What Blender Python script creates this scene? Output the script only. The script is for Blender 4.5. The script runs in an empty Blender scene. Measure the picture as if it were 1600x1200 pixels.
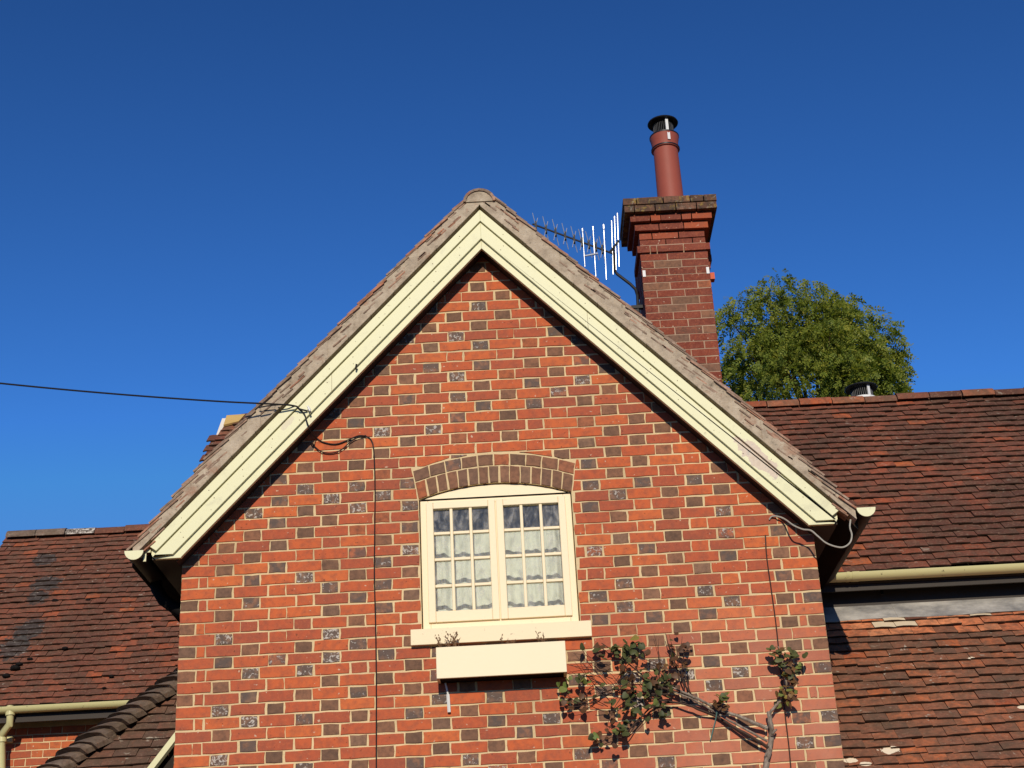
import bpy, bmesh, math, random
from mathutils import Vector, Matrix
import numpy as np
random.seed(7); np.random.seed(7)
PI = math.pi; rad = math.radians
scene = bpy.context.scene
COL = scene.collection

# ------------------------------------------------------------------ camera
CAM = np.array([2.162, -9.285, 1.62]); FPX = 2360.0
ROT = np.array([[0.9986529868864888, 0.02006740064618067, -0.04784883712274996],
                [-0.05187520727372064, 0.4054129685800237, -0.9126605545203568],
                [0.001083814099515067, 0.9139133571287832, 0.40590787256292443]])
cd = bpy.data.cameras.new('camera'); cam = bpy.data.objects.new('camera', cd); COL.objects.link(cam)
cd.sensor_width = 36.0; cd.lens = FPX / 1600 * 36.0; cd.clip_start = 0.1; cd.clip_end = 1000
m = np.eye(4); m[:3, 0] = ROT[0]; m[:3, 1] = -ROT[1]; m[:3, 2] = -ROT[2]; m[:3, 3] = CAM
cam.matrix_world = Matrix(m.tolist()); scene.camera = cam

# ------------------------------------------------------------------ light
SUN_EL = 25.0; SUN_AZ = 0.2           # azimuth: sun stands this far to the left behind the camera
w = bpy.data.worlds.new('World'); scene.world = w; w.use_nodes = True
wn = w.node_tree.nodes; wl = w.node_tree.links
bg = wn['Background']; sky = wn.new('ShaderNodeTexSky'); sky.sky_type = 'NISHITA'; sky.sun_disc = False
sky.sun_elevation = rad(SUN_EL); sky.sun_rotation = rad(180 + SUN_AZ)
sky.air_density = 1.0; sky.dust_density = 0.3; sky.ozone_density = 3.0; sky.altitude = 100
# deep autumn blue of the photograph: the whole sky gets one contrast curve and one tint
def wvm(op, a, b):
    n = wn.new('ShaderNodeVectorMath'); n.operation = op; wl.new(a, n.inputs[0]); n.inputs[1].default_value = b; return n.outputs[0]
gm = wn.new('ShaderNodeGamma'); gm.inputs[1].default_value = 1.8
wl.new(wvm('MULTIPLY', sky.outputs[0], (0.1, 0.1, 0.1)), gm.inputs[0])
skc = wvm('MINIMUM', wvm('MULTIPLY', gm.outputs[0], (1.60, 2.45, 2.75)), (0.07, 0.26, 0.68))
wl.new(wvm('MULTIPLY', skc, (10, 10, 10)), bg.inputs[0]); bg.inputs[1].default_value = 0.10
sl = bpy.data.lights.new('sun', 'SUN'); sun = bpy.data.objects.new('sun', sl); COL.objects.link(sun)
sl.energy = 3.8; sl.angle = rad(0.53); sl.color = (1.0, 0.91, 0.76)
ld = Vector((math.sin(rad(SUN_AZ)), math.cos(rad(SUN_AZ)), -math.tan(rad(SUN_EL)))).normalized()
sun.rotation_euler = ld.to_track_quat('-Z', 'Y').to_euler(); sun.location = (-2, -14, 14)
vs = scene.view_settings; vs.view_transform = 'Standard'; vs.look = 'None'; vs.exposure = 0.0; vs.gamma = 1.0; vs.use_curve_mapping = False

# ------------------------------------------------------------------ helpers
def ray(px, py):
    return ROT.T @ np.array([(px - 800) / FPX, (py - 600) / FPX, 1.0])
def on_y(px, py, Y):                    # the point of the plane y = Y seen at a place of the 1600 x 1200 photograph
    d = ray(px, py); return Vector(CAM + (Y - CAM[1]) / d[1] * d)
def on_plane(px, py, p0, n):
    d = ray(px, py); n = np.array(n); return Vector(CAM + np.dot(np.array(p0) - CAM, n) / np.dot(d, n) * d)
def proj(p):
    d = ROT @ (np.array(p, float) - CAM); return 800 + FPX * d[0] / d[2], 600 + FPX * d[1] / d[2], d[2]
GABLE_OUTLINE = [(273, 1210), (283, 900), (200, 860), (750, 297), (1340, 790), (1283, 890), (1318, 1210)]
def in_poly(x, y, poly):
    c = False; j = len(poly) - 1
    for i in range(len(poly)):
        xi, yi = poly[i]; xj, yj = poly[j]
        if (yi > y) != (yj > y) and x < (xj - xi) * (y - yi) / (yj - yi) + xi: c = not c
        j = i
    return c

class MB:
    def __init__(s): s.v = []; s.f = []
    def add(s, vs_, fs_):
        o = len(s.v); s.v += [tuple(a) for a in vs_]; s.f += [tuple(i + o for i in a) for a in fs_]
    def box(s, x0, x1, y0, y1, z0, z1):
        s.add([(x0, y0, z0), (x1, y0, z0), (x1, y1, z0), (x0, y1, z0), (x0, y0, z1), (x1, y0, z1), (x1, y1, z1), (x0, y1, z1)],
              [(0, 3, 2, 1), (4, 5, 6, 7), (0, 1, 5, 4), (1, 2, 6, 5), (2, 3, 7, 6), (3, 0, 4, 7)])
    def prism(s, poly, y0, y1):          # polygon in x,z extruded along y
        n = len(poly)
        area = sum(poly[i][0] * poly[(i + 1) % n][1] - poly[(i + 1) % n][0] * poly[i][1] for i in range(n))
        if area < 0: poly = poly[::-1]
        vv = [(x, y0, z) for x, z in poly] + [(x, y1, z) for x, z in poly]
        ff = [tuple(range(n)), tuple(range(2 * n - 1, n - 1, -1))] + [(i, i + n, (i + 1) % n + n, (i + 1) % n) for i in range(n)]
        s.add(vv, ff)
    def tube(s, pts, r, n=8, caps=True):
        pts = [Vector(p) for p in pts]; rs = r if isinstance(r, (list, tuple)) else [r] * len(pts)
        rings = []; up = Vector((0.13, 0.21, 0.97))
        for i, p in enumerate(pts):
            t = (pts[min(i + 1, len(pts) - 1)] - pts[max(i - 1, 0)]).normalized()
            a = t.cross(up)
            if a.length < 1e-3: a = t.cross(Vector((1, 0, 0)))
            a.normalize(); b = t.cross(a).normalized(); up = b.cross(t) if False else up
            rings.append([p + (a * math.cos(2 * PI * k / n) + b * math.sin(2 * PI * k / n)) * rs[i] for k in range(n)])
        vv = [q for rg in rings for q in rg]; ff = []
        for i in range(len(pts) - 1):
            for k in range(n):
                ff.append((i * n + k, i * n + (k + 1) % n, (i + 1) * n + (k + 1) % n, (i + 1) * n + k))
        if caps: ff.append(tuple(range(n))[::-1]); ff.append(tuple((len(pts) - 1) * n + k for k in range(n)))
        s.add(vv, ff)
    def lathe(s, prof, c, n=24):         # prof: list of (r, z)
        vv = []; ff = []
        for r, z in prof:
            for k in range(n): vv.append((c[0] + r * math.cos(2 * PI * k / n), c[1] + r * math.sin(2 * PI * k / n), z))
        for i in range(len(prof) - 1):
            for k in range(n): ff.append((i * n + k, i * n + (k + 1) % n, (i + 1) * n + (k + 1) % n, (i + 1) * n + k))
        s.add(vv, ff)
    def gutter(s, c, axis, length, r, t=0.006, n=10):   # half-round channel from c along axis ('x' or 'y'), open to the top
        vv = []
        for e in (0, length):
            for rr in (r, r - t):
                for k in range(n + 1):
                    a = PI + PI * k / n; q = (rr * math.cos(a), rr * math.sin(a))
                    vv.append((c[0] + q[0], c[1] + e, c[2] + q[1]) if axis == 'y' else (c[0] + e, c[1] + q[0], c[2] + q[1]))
        N = n + 1; ff = []
        for k in range(n):
            ff += [(k, k + 1, 2 * N + k + 1, 2 * N + k), (N + k + 1, N + k, 3 * N + k, 3 * N + k + 1), (k + 1, k, N + k, N + k + 1), (2 * N + k, 2 * N + k + 1, 3 * N + k + 1, 3 * N + k)]
        ff += [(0, 2 * N, 3 * N, N), (n, N + n, 3 * N + n, 2 * N + n)]
        s.add(vv, ff)
    def mesh(s, name, smooth=False):
        me = bpy.data.meshes.new(name); me.from_pydata(s.v, [], s.f)
        me.validate()
        bm = bmesh.new(); bm.from_mesh(me); bmesh.ops.recalc_face_normals(bm, faces=bm.faces); bm.to_mesh(me); bm.free()
        if smooth: me.polygons.foreach_set('use_smooth', [True] * len(me.polygons))
        return me

ROOT_LOC = {}
def link(o, parent):
    COL.objects.link(o)
    if parent is not None:
        o.parent = parent
        if parent.name in ROOT_LOC: o.matrix_parent_inverse = Matrix.Translation(-ROOT_LOC[parent.name])
    return o
def obj(name, mb, mat, parent=None, smooth=False, bevel=0.0, label=None, kind=None):
    me = mb.mesh(name, smooth) if isinstance(mb, MB) else mb
    if mat is not None: me.materials.clear(); me.materials.append(mat)
    o = link(bpy.data.objects.new(name, me), parent)
    if bevel:
        b = o.modifiers.new('bevel', 'BEVEL'); b.width = bevel; b.segments = 2; b.limit_method = 'ANGLE'; b.angle_limit = rad(35)
    if smooth:
        sm = o.modifiers.new('edges', 'EDGE_SPLIT'); sm.split_angle = rad(42)
    if label: o['label'] = label
    if kind: o['kind'] = kind
    return o
def tag(o, label, cat, group=None):
    o['label'] = label; o['category'] = cat
    if group: o['group'] = group
    return o
def thing(name, label, cat, loc, group=None):
    o = bpy.data.objects.new(name, None); COL.objects.link(o); o.location = loc; o.empty_display_size = 0.2
    ROOT_LOC[o.name] = Vector(loc); return tag(o, label, cat, group)
def inst(name, me, mw, parent, mat=None):
    o = bpy.data.objects.new(name, me); link(o, parent); o.matrix_basis = mw
    return o

# ------------------------------------------------------------------ materials
class NT:
    def __init__(s, name):
        s.m = bpy.data.materials.new(name); s.m.use_nodes = True; s.t = s.m.node_tree; s.N = s.t.nodes; s.b = s.N['Principled BSDF']
    def _in(s, sock, v):
        if isinstance(v, bpy.types.NodeSocket): s.t.links.new(v, sock)
        elif v is not None: sock.default_value = v
    def math(s, op, a, b=None, c=None, clamp=False):
        n = s.N.new('ShaderNodeMath'); n.operation = op; n.use_clamp = clamp; s._in(n.inputs[0], a); s._in(n.inputs[1], b); s._in(n.inputs[2], c); return n.outputs[0]
    def mix(s, f, a, b, mode='MIX'):
        n = s.N.new('ShaderNodeMix'); n.data_type = 'RGBA'; n.blend_type = mode
        s._in(n.inputs[0], f); s._in(n.inputs[6], a if not isinstance(a, tuple) else (*a[:3], 1)); s._in(n.inputs[7], b if not isinstance(b, tuple) else (*b[:3], 1)); return n.outputs[2]
    def ramp(s, f, stops, interp='LINEAR'):
        n = s.N.new('ShaderNodeValToRGB'); r = n.color_ramp; r.interpolation = interp
        while len(r.elements) < len(stops): r.elements.new(0.5)
        for e, (p, c) in zip(r.elements, stops): e.position = p; e.color = (*c, 1) if isinstance(c, tuple) else (c, c, c, 1)
        s._in(n.inputs[0], f); return n.outputs[0]
    def pos(s): return s.N.new('ShaderNodeNewGeometry').outputs['Position']
    def seed(s):
        oi = s.N.new('ShaderNodeObjectInfo').outputs['Random']; g = s.N.new('ShaderNodeNewGeometry').outputs['Random Per Island']
        return s.math('FRACT', s.math('ADD', s.math('MULTIPLY', oi, 7.313), s.math('MULTIPLY', g, 3.771)))
    def seed2(s, sd, k):
        n = s.N.new('ShaderNodeTexWhiteNoise'); n.noise_dimensions = '1D'; s._in(n.inputs['W'], s.math('ADD', sd, k)); return n.outputs[0]
    def off(s, vec, sd, k=37.0):
        n = s.N.new('ShaderNodeVectorMath'); n.operation = 'ADD'; s._in(n.inputs[0], vec)
        c = s.N.new('ShaderNodeCombineXYZ'); a = s.math('MULTIPLY', sd, k); s._in(c.inputs[0], a); s._in(c.inputs[2], s.math('MULTIPLY', sd, k * 1.7)); s._in(n.inputs[1], c.outputs[0]); return n.outputs[0]
    def scale(s, vec, sc):
        n = s.N.new('ShaderNodeVectorMath'); n.operation = 'MULTIPLY'; s._in(n.inputs[0], vec); n.inputs[1].default_value = sc; return n.outputs[0]
    def noise(s, vec, sc, det=3, rough=0.55, dist=0.0):
        n = s.N.new('ShaderNodeTexNoise'); s._in(n.inputs['Vector'], vec); n.inputs['Scale'].default_value = sc; n.inputs['Detail'].default_value = det
        n.inputs['Roughness'].default_value = rough; n.inputs['Distortion'].default_value = dist; return n.outputs[0]
    def bump(s, h, st=0.3, d=0.01):
        n = s.N.new('ShaderNodeBump'); n.inputs['Strength'].default_value = st; n.inputs['Distance'].default_value = d; s._in(n.inputs['Height'], h); s._in(s.b.inputs['Normal'], n.outputs[0])
    def out(s, col, rough=0.8, spec=0.3, metal=0.0):
        s._in(s.b.inputs['Base Color'], col if not isinstance(col, tuple) else (*col, 1)); s._in(s.b.inputs['Roughness'], rough)
        s.b.inputs['Specular IOR Level'].default_value = spec; s.b.inputs['Metallic'].default_value = metal; return s.m

def mat_brick_red(name, stops, pale=0.0):
    t = NT(name); sd = t.seed(); p = t.pos(); q = t.off(p, sd)
    c = t.ramp(sd, stops)
    c = t.mix(t.math('MULTIPLY', t.ramp(t.noise(q, 22, 4, 0.6), [(0.42, 0.0), (0.70, 1.0)]), 0.62), c, (0.24, 0.075, 0.045))
    c = t.mix(t.math('MULTIPLY', t.ramp(t.noise(q, 60, 3, 0.7), [(0.5, 0.0), (0.72, 1.0)]), 0.35), c, (0.55, 0.16, 0.06))
    c = t.mix(t.math('MULTIPLY', t.ramp(t.noise(p, 0.9, 2), [(0.45, 0.0), (0.7, 1.0)]), 0.30), c, (0.30, 0.09, 0.055))       # weathering over whole areas
    c = t.mix(t.ramp(t.noise(q, 45, 2, 0.5), [(0.69, 0.0), (0.73, 0.55)]), c, (0.07, 0.03, 0.02))                            # dark pits
    c = t.mix(t.ramp(t.noise(q, 38, 2, 0.4), [(0.72, 0.0), (0.76, 0.7)]), c, (0.62, 0.48, 0.33))                             # lime specks
    if pale:                                                                                                                # lime bloom low on the right of the wall
        sx = t.N.new('ShaderNodeSeparateXYZ'); t._in(sx.inputs[0], p)
        mx = t.math('MULTIPLY', t.ramp(t.math('DIVIDE', sx.outputs[0], 5.0), [(0.5, 0.0), (0.66, 1.0), (0.8, 1.0), (0.83, 0.6)]), t.ramp(t.math('DIVIDE', sx.outputs[2], 5.0), [(0.74, 1.0), (0.86, 0.0)]))
        mx = t.math('MULTIPLY', mx, t.ramp(t.noise(p, 2.3, 4, 0.6), [(0.3, 0.25), (0.65, 0.65)]))
        c = t.mix(mx, c, (0.55, 0.24, 0.15))
    t.bump(t.noise(q, 90, 4, 0.65), 0.35, 0.004)
    return t.out(c, 0.85, 0.2)
RED = [(0.0, (0.34, 0.085, 0.044)), (0.2, (0.44, 0.095, 0.042)), (0.5, (0.51, 0.108, 0.040)), (0.8, (0.57, 0.125, 0.040)), (1.0, (0.62, 0.150, 0.044))]
M_RED = mat_brick_red('brick_red', RED, 1.0)
M_REDL = mat_brick_red('brick_orange', [(0.0, (0.36, 0.075, 0.03)), (0.5, (0.50, 0.11, 0.032)), (1.0, (0.58, 0.15, 0.04))])
M_CHIM = mat_brick_red('brick_sooty', [(0.0, (0.125, 0.032, 0.02)), (0.5, (0.165, 0.036, 0.021)), (0.9, (0.21, 0.045, 0.023)), (1.0, (0.11, 0.055, 0.035))])
M_CHIMR = mat_brick_red('brick_bright', [(0.0, (0.26, 0.06, 0.03)), (1.0, (0.40, 0.085, 0.03))])
def mat_brick_dark(name, glaze):
    t = NT(name); sd = t.seed(); s2 = t.seed2(sd, 3.1); p = t.pos(); q = t.off(p, sd)
    c = t.ramp(sd, [(0.0, (0.17, 0.092, 0.056)), (0.25, (0.23, 0.115, 0.066)), (0.5, (0.28, 0.125, 0.068)), (0.7, (0.20, 0.108, 0.068)), (0.8, (0.25, 0.14, 0.085)), (0.9, (0.38, 0.125, 0.058)), (1.0, (0.42, 0.12, 0.05))])
    c = t.mix(t.math('MULTIPLY', t.ramp(t.noise(q, 26, 4, 0.65), [(0.4, 0.0), (0.7, 1.0)]), 0.55), c, (0.06, 0.038, 0.03))
    if glaze:
        n = t.noise(q, 52, 3, 0.6, 0.8)
        k = t.ramp(s2, [(0.0, 0.70), (0.4, 0.61), (0.75, 0.555), (1.0, 0.50)])
        mk = t.math('MULTIPLY', t.math('SUBTRACT', n, k), 13.0, clamp=True)
        c = t.mix(t.math('MULTIPLY', t.ramp(t.noise(q, 18, 2), [(0.4, 0.0), (0.55, 1.0)]), 0.7), c, (0.085, 0.064, 0.055))
        c = t.mix(mk, c, t.mix(s2, (0.30, 0.27, 0.24), (0.50, 0.43, 0.36)))
    t.bump(t.noise(q, 80, 4, 0.65), 0.4, 0.005)
    return t.out(c, 0.6 if glaze else 0.85, 0.15)
M_DARK = mat_brick_dark('brick_brown', False); M_GLAZE = mat_brick_dark('brick_glazed', True)

t = NT('mortar_cream'); p = t.pos()
c = t.ramp(t.noise(p, 1.6, 4, 0.6), [(0.3, (0.44, 0.31, 0.17)), (0.48, (0.65, 0.48, 0.26)), (0.7, (0.75, 0.56, 0.31))])
c = t.mix(t.ramp(t.noise(p, 60, 3, 0.7), [(0.55, 0.0), (0.75, 0.5)]), c, (0.34, 0.24, 0.13))
t.bump(t.noise(p, 120, 3), 0.5, 0.004); M_MORTAR = t.out(c, 0.95, 0.1)
t = NT('mortar_grey'); p = t.pos()
c = t.ramp(t.noise(p, 14, 5, 0.65), [(0.3, (0.31, 0.24, 0.17)), (0.5, (0.44, 0.35, 0.25)), (0.72, (0.54, 0.44, 0.32))])
c = t.mix(t.ramp(t.noise(t.scale(p, (1, 0.3, 1)), 9, 4, 0.7), [(0.56, 0.0), (0.7, 0.6)]), c, (0.32, 0.14, 0.08))
c = t.mix(t.ramp(t.noise(p, 30, 3, 0.7), [(0.6, 0.0), (0.72, 0.7)]), c, (0.10, 0.085, 0.06))
t.bump(t.noise(p, 45, 4, 0.7), 0.7, 0.012); M_VERGE = t.out(c, 0.95, 0.1)
t = NT('mortar_pink'); p = t.pos(); M_CMORT = t.out(t.ramp(t.noise(p, 5, 3), [(0.3, (0.32, 0.21, 0.14)), (0.7, (0.47, 0.32, 0.21))]), 0.95, 0.1)
def paint(name, col, dirt=(0.2, 0.17, 0.1), amt=0.5, rough=0.5):
    t = NT(name); p = t.pos()
    c = t.mix(t.math('MULTIPLY', t.noise(t.scale(p, (1, 1, 0.6)), 2.5, 4, 0.6), 0.22), col, tuple(v * 0.8 for v in col))
    c = t.mix(t.math('MULTIPLY', t.ramp(t.noise(p, 34, 3, 0.6), [(0.66, 0.0), (0.74, 1.0)]), amt), c, dirt)
    t.bump(t.noise(t.scale(p, (1, 1, 1)), 40, 3), 0.12, 0.004)
    return t.out(c, rough, 0.35)
M_CREAM = paint('cream_window_paint', (0.86, 0.70, 0.44), amt=0.12)
M_SILL = paint('cream_sill_paint', (0.84, 0.68, 0.42), (0.25, 0.13, 0.07), 0.45)
M_BOX = paint('cream_box_paint', (0.88, 0.73, 0.47), amt=0.05)
M_GUTC = paint('cream_gutter_paint', (0.60, 0.54, 0.26), (0.07, 0.05, 0.03), 0.95, 0.4)
# bargeboard paint with two worn-off patches
t = NT('cream_barge_paint'); p = t.pos()
bc = t.mix(t.math('MULTIPLY', t.noise(p, 3, 4, 0.6), 0.25), (0.74, 0.70, 0.42), (0.62, 0.57, 0.32))
bc = t.mix(t.math('MULTIPLY', t.ramp(t.noise(p, 30, 3, 0.6), [(0.68, 0.0), (0.76, 1.0)]), 0.45), bc, (0.22, 0.18, 0.10))
bc = t.mix(t.math('MULTIPLY', t.ramp(t.noise(t.scale(p, (2.0, 1, 2.0)), 4.5, 6, 0.72, 0.4), [(0.55, 0.0), (0.70, 1.0)]), 0.38), bc, (0.46, 0.42, 0.27))
bc = t.mix(t.ramp(t.noise(p, 75, 3, 0.6), [(0.69, 0.0), (0.74, 0.6)]), bc, (0.24, 0.20, 0.13))
def patch(t, p, ctr, sc, thr):
    n = t.N.new('ShaderNodeVectorMath'); n.operation = 'SUBTRACT'; t._in(n.inputs[0], p); n.inputs[1].default_value = ctr
    r = t.N.new('ShaderNodeVectorRotate'); r.rotation_type = 'Y_AXIS'; t._in(r.inputs['Vector'], n.outputs[0]); r.inputs['Angle'].default_value = sc[3]
    q = t.N.new('ShaderNodeVectorMath'); q.operation = 'MULTIPLY'; t._in(q.inputs[0], r.outputs[0]); q.inputs[1].default_value = (1 / sc[0], 0, 1 / sc[2])
    l = t.N.new('ShaderNodeVectorMath'); l.operation = 'LENGTH'; t._in(l.inputs[0], q.outputs[0])
    d = t.math('ADD', l.outputs['Value'], t.math('MULTIPLY', t.math('SUBTRACT', t.noise(p, 14, 4, 0.65), 0.5), 1.5))
    return t.ramp(d, [(thr - 0.04, 1.0), (thr, 0.0)])
w1 = patch(t, p, tuple(on_y(1182, 722, -0.1)), (0.21, 1, 0.062, rad(-46.5)), 0.9)
w2 = patch(t, p, tuple(on_y(451, 668, -0.1)), (0.085, 1, 0.03, rad(46.5)), 0.8)
bare = t.ramp(t.noise(p, 22, 4, 0.7), [(0.35, (0.50, 0.37, 0.27)), (0.55, (0.60, 0.46, 0.35)), (0.7, (0.33, 0.30, 0.27))])
bc = t.mix(t.math('MULTIPLY', w1, 0.9), bc, bare); bc = t.mix(t.math('MULTIPLY', w2, 0.45), bc, (0.55, 0.44, 0.34))
t.bump(t.noise(p, 40, 3), 0.12, 0.004); M_BARGE = t.out(bc, 0.5, 0.35)

def plain(name, col, rough=0.6, spec=0.3, metal=0.0, var=0.25, sc=20):
    t = NT(name); p = t.pos()
    c = t.mix(t.math('MULTIPLY', t.noise(p, sc, 4, 0.6), var * 2), col, tuple(v * 0.55 for v in col)); t.bump(t.noise(p, sc * 3, 3), 0.2, 0.003)
    return t.out(c, rough, spec, metal)
M_SOFFIT = plain('brown_soffit_paint', (0.035, 0.024, 0.016), 0.6)
M_RUST = plain('rusty_nail', (0.20, 0.14, 0.08), 0.8)
M_BLACK = plain('black_plastic', (0.010, 0.008, 0.007), 0.75, 0.1)
M_WIRE = plain('black_cable', (0.012, 0.010, 0.010), 0.6)
M_WIREB = plain('brown_cable', (0.05, 0.025, 0.016), 0.6)
M_WIREG = plain('grey_cable', (0.42, 0.38, 0.31), 0.5)
M_ALU = plain('aluminium', (0.70, 0.70, 0.69), 0.35, 0.5, 0.6, 0.1)
M_STEEL = plain('bright_steel', (0.74, 0.72, 0.67), 0.45, 0.5, 0.15, 0.1)
M_POT = plain('terracotta_paint', (0.33, 0.075, 0.045), 0.6, 0.3, 0, 0.18, 12)
M_COWL = plain('black_cowl_metal', (0.016, 0.016, 0.018), 0.45, 0.4, 0.3)
M_WHITE = plain('white_plastic', (0.80, 0.78, 0.72), 0.5)
M_ORANGE = plain('orange_plastic', (0.62, 0.10, 0.03), 0.6)
M_FELT = plain('pale_underlay', (0.78, 0.70, 0.60), 0.8, 0.1, 0, 0.15, 8)
M_BATTEN = plain('fresh_timber', (0.62, 0.40, 0.14), 0.8, 0.1, 0, 0.3, 10)
M_ROOM = plain('room_plaster', (0.34, 0.31, 0.28), 0.9)
M_INNER = plain('dark_roof_void', (0.03, 0.022, 0.017), 0.9)
t = NT('lead_sheet'); p = t.pos()
c = t.ramp(t.noise(t.scale(p, (1, 1, 2.0)), 5, 5, 0.65), [(0.3, (0.16, 0.15, 0.14)), (0.5, (0.30, 0.275, 0.24)), (0.7, (0.46, 0.42, 0.36))])
t.bump(t.noise(p, 10, 3), 0.25, 0.02); M_LEAD = t.out(c, 0.55, 0.4)

def mat_tile(name, stops, lichen, dark, mossy=0.0, grey_ctr=None, fresh_y=None):
    t = NT(name); sd = t.seed(); s2 = t.seed2(sd, 1.7); p = t.pos(); q = t.off(p, sd, 11)
    c = t.ramp(sd, stops)
    c = t.mix(t.math('MULTIPLY', t.ramp(t.noise(p, 1.1, 3, 0.55), [(0.40, 0.0), (0.62, 1.0)]), dark), c, (0.055, 0.028, 0.019))   # soot and algae in broad patches
    c = t.mix(t.math('MULTIPLY', t.ramp(t.noise(q, 20, 4, 0.65), [(0.40, 0.0), (0.66, 1.0)]), 0.6), c, (0.075, 0.038, 0.024))
    c = t.mix(t.math('MULTIPLY', t.ramp(t.noise(p, 5.5, 5, 0.7), [(0.45, 0.0), (0.62, 1.0)]), 0.45), c, (0.095, 0.062, 0.038))
    c = t.mix(t.math('MULTIPLY', t.ramp(t.noise(p, 48, 3, 0.7), [(0.55, 0.0), (0.68, 1.0)]), 0.45), c, (0.31, 0.19, 0.115))
    c = t.mix(t.math('MULTIPLY', t.ramp(t.noise(q, 26, 4, 0.7), [(0.56, 0.0), (0.72, 1.0)]), 0.35), c, (0.26, 0.075, 0.03))
    if mossy: c = t.mix(t.math('MULTIPLY', t.ramp(t.noise(p, 7, 5, 0.7), [(0.42, 0.0), (0.6, 1.0)]), mossy), c, (0.085, 0.062, 0.036))
    if fresh_y:   # newer, brighter tiles in the courses above this y
        sx = t.N.new('ShaderNodeSeparateXYZ'); t._in(sx.inputs[0], p)
        f = t.ramp(t.math('ADD', sx.outputs[1], t.math('MULTIPLY', t.math('SUBTRACT', s2, 0.5), 0.14)), [(fresh_y / 1.0 - 0.0, 0.0), (min(fresh_y + 0.02, 1.0), 1.0)]) if fresh_y < 1 else None
    lm = t.math('MULTIPLY', t.ramp(t.noise(p, 13, 4, 0.6, 0.4), [(0.635, 0.0), (0.70, 1.0)]), t.ramp(t.noise(p, 1.7, 2), [(0.40, 0.1), (0.62, 1.0)]))
    c = t.mix(t.math('MULTIPLY', lm, lichen), c, (0.42, 0.35, 0.26))
    if grey_ctr:
        for ctr, sc, thr in grey_ctr:
            c = t.mix(t.math('MULTIPLY', patch(t, p, ctr, sc, thr), 0.85), c, t.ramp(t.noise(p, 18, 4, 0.7), [(0.40, (0.034, 0.030, 0.026)), (0.60, (0.075, 0.066, 0.056)), (0.70, (0.34, 0.30, 0.25))]))
    t.bump(t.noise(q, 55, 4, 0.7), 0.6, 0.006)
    return t.out(c, 0.85, 0.25)
M_TILE_EDGE = plain('tile_edge_grime_shade', (0.048, 0.026, 0.017), 0.9, 0.1)  # grime colour, also paints in the shadow lines between tile courses
TS = [(0.0, (0.1610, 0.0560, 0.0323)), (0.3, (0.1960, 0.0605, 0.0333)), (0.62, (0.2310, 0.0672, 0.0353)), (0.9, (0.2730, 0.0739, 0.0363)), (0.97, (0.3500, 0.0829, 0.0363)), (1.0, (0.4760, 0.1008, 0.0353))]
M_TILE_R = mat_tile('tile_dark_red', TS, 0.5, 0.72)
M_TILE_LOW = mat_tile('tile_weathered', [(0.0, (0.1848, 0.0826, 0.0504)), (0.25, (0.3036, 0.1086, 0.0546)), (0.6, (0.3960, 0.1274, 0.0567)), (0.85, (0.4752, 0.1392, 0.0546)), (0.95, (0.5676, 0.1510, 0.0504)), (1.0, (0.6864, 0.1652, 0.0473))], 1.0, 0.3, 0.38)
WHITE_SPOTS = [(on_plane(px, py, (5, 1.371, 4.363), (0, -math.sin(rad(47)), math.cos(rad(47)))), r_) for px, py, r_ in ((1390, 1172, 0.075), (1328, 1188, 0.05), (1352, 1194, 0.04), (1515, 1030, 0.03), (1599, 1105, 0.045))]
def add_spots(m):
    t = NT.__new__(NT); t.m = m; t.t = m.node_tree; t.N = t.t.nodes; t.b = t.N['Principled BSDF']; p = t.pos(); c = t.b.inputs['Base Color'].links[0].from_socket
    for ctr, r_ in WHITE_SPOTS: c = t.mix(patch(t, p, tuple(ctr), (r_, 1, r_ * 0.42, 0), 0.85), c, (0.78, 0.64, 0.45))
    t._in(t.b.inputs['Base Color'], c)
add_spots(M_TILE_LOW)
M_TILE_FRESH = mat_tile('tile_fresh', [(0.0, (0.54, 0.15, 0.06)), (0.6, (0.66, 0.20, 0.075)), (1.0, (0.70, 0.26, 0.11))], 0.3, 0.0)
t = NT('lichen_tile'); p = t.pos(); M_LICHEN = t.out(t.ramp(t.noise(p, 24, 4, 0.7), [(0.36, (0.06, 0.045, 0.035)), (0.5, (0.20, 0.17, 0.14)), (0.58, (0.55, 0.48, 0.40))]), 0.9, 0.1)
M_TILE_PALE = plain('limewashed_tile', (0.66, 0.52, 0.34), 0.9, 0.1, 0, 0.2, 18)
M_TILE_ORANGE = mat_tile('tile_orange', [(0.0, (0.33, 0.075, 0.03)), (1.0, (0.46, 0.115, 0.035))], 0.4, 0.1)
gy = [(tuple(on_plane(px, py, (-2.5, 5.6, 5.02), (0, -math.sin(rad(48)), math.cos(rad(48))))), (sx_, 1, sz_, 0), 0.75) for px, py, sx_, sz_ in
      ((70, 875, 0.20, 0.14), (75, 912, 0.23, 0.16), (45, 985, 0.20, 0.22), (25, 1010, 0.22, 0.25), (60, 935, 0.16, 0.14))]
M_TILE_L = mat_tile('tile_red_brown', [(0.0, (0.1750, 0.0605, 0.0353)), (0.35, (0.2240, 0.0706, 0.0392)), (0.7, (0.2660, 0.0773, 0.0402)), (0.94, (0.3290, 0.0874, 0.0412)), (1.0, (0.4760, 0.1064, 0.0372))], 0.8, 0.45, 0.12, gy)
M_TILE_P = mat_tile('tile_mossy_brown', [(0.0, (0.1440, 0.0828, 0.0572)), (0.6, (0.1980, 0.0989, 0.0638)), (1.0, (0.2640, 0.0978, 0.0572))], 1.0, 0.25, 0.4)
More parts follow.
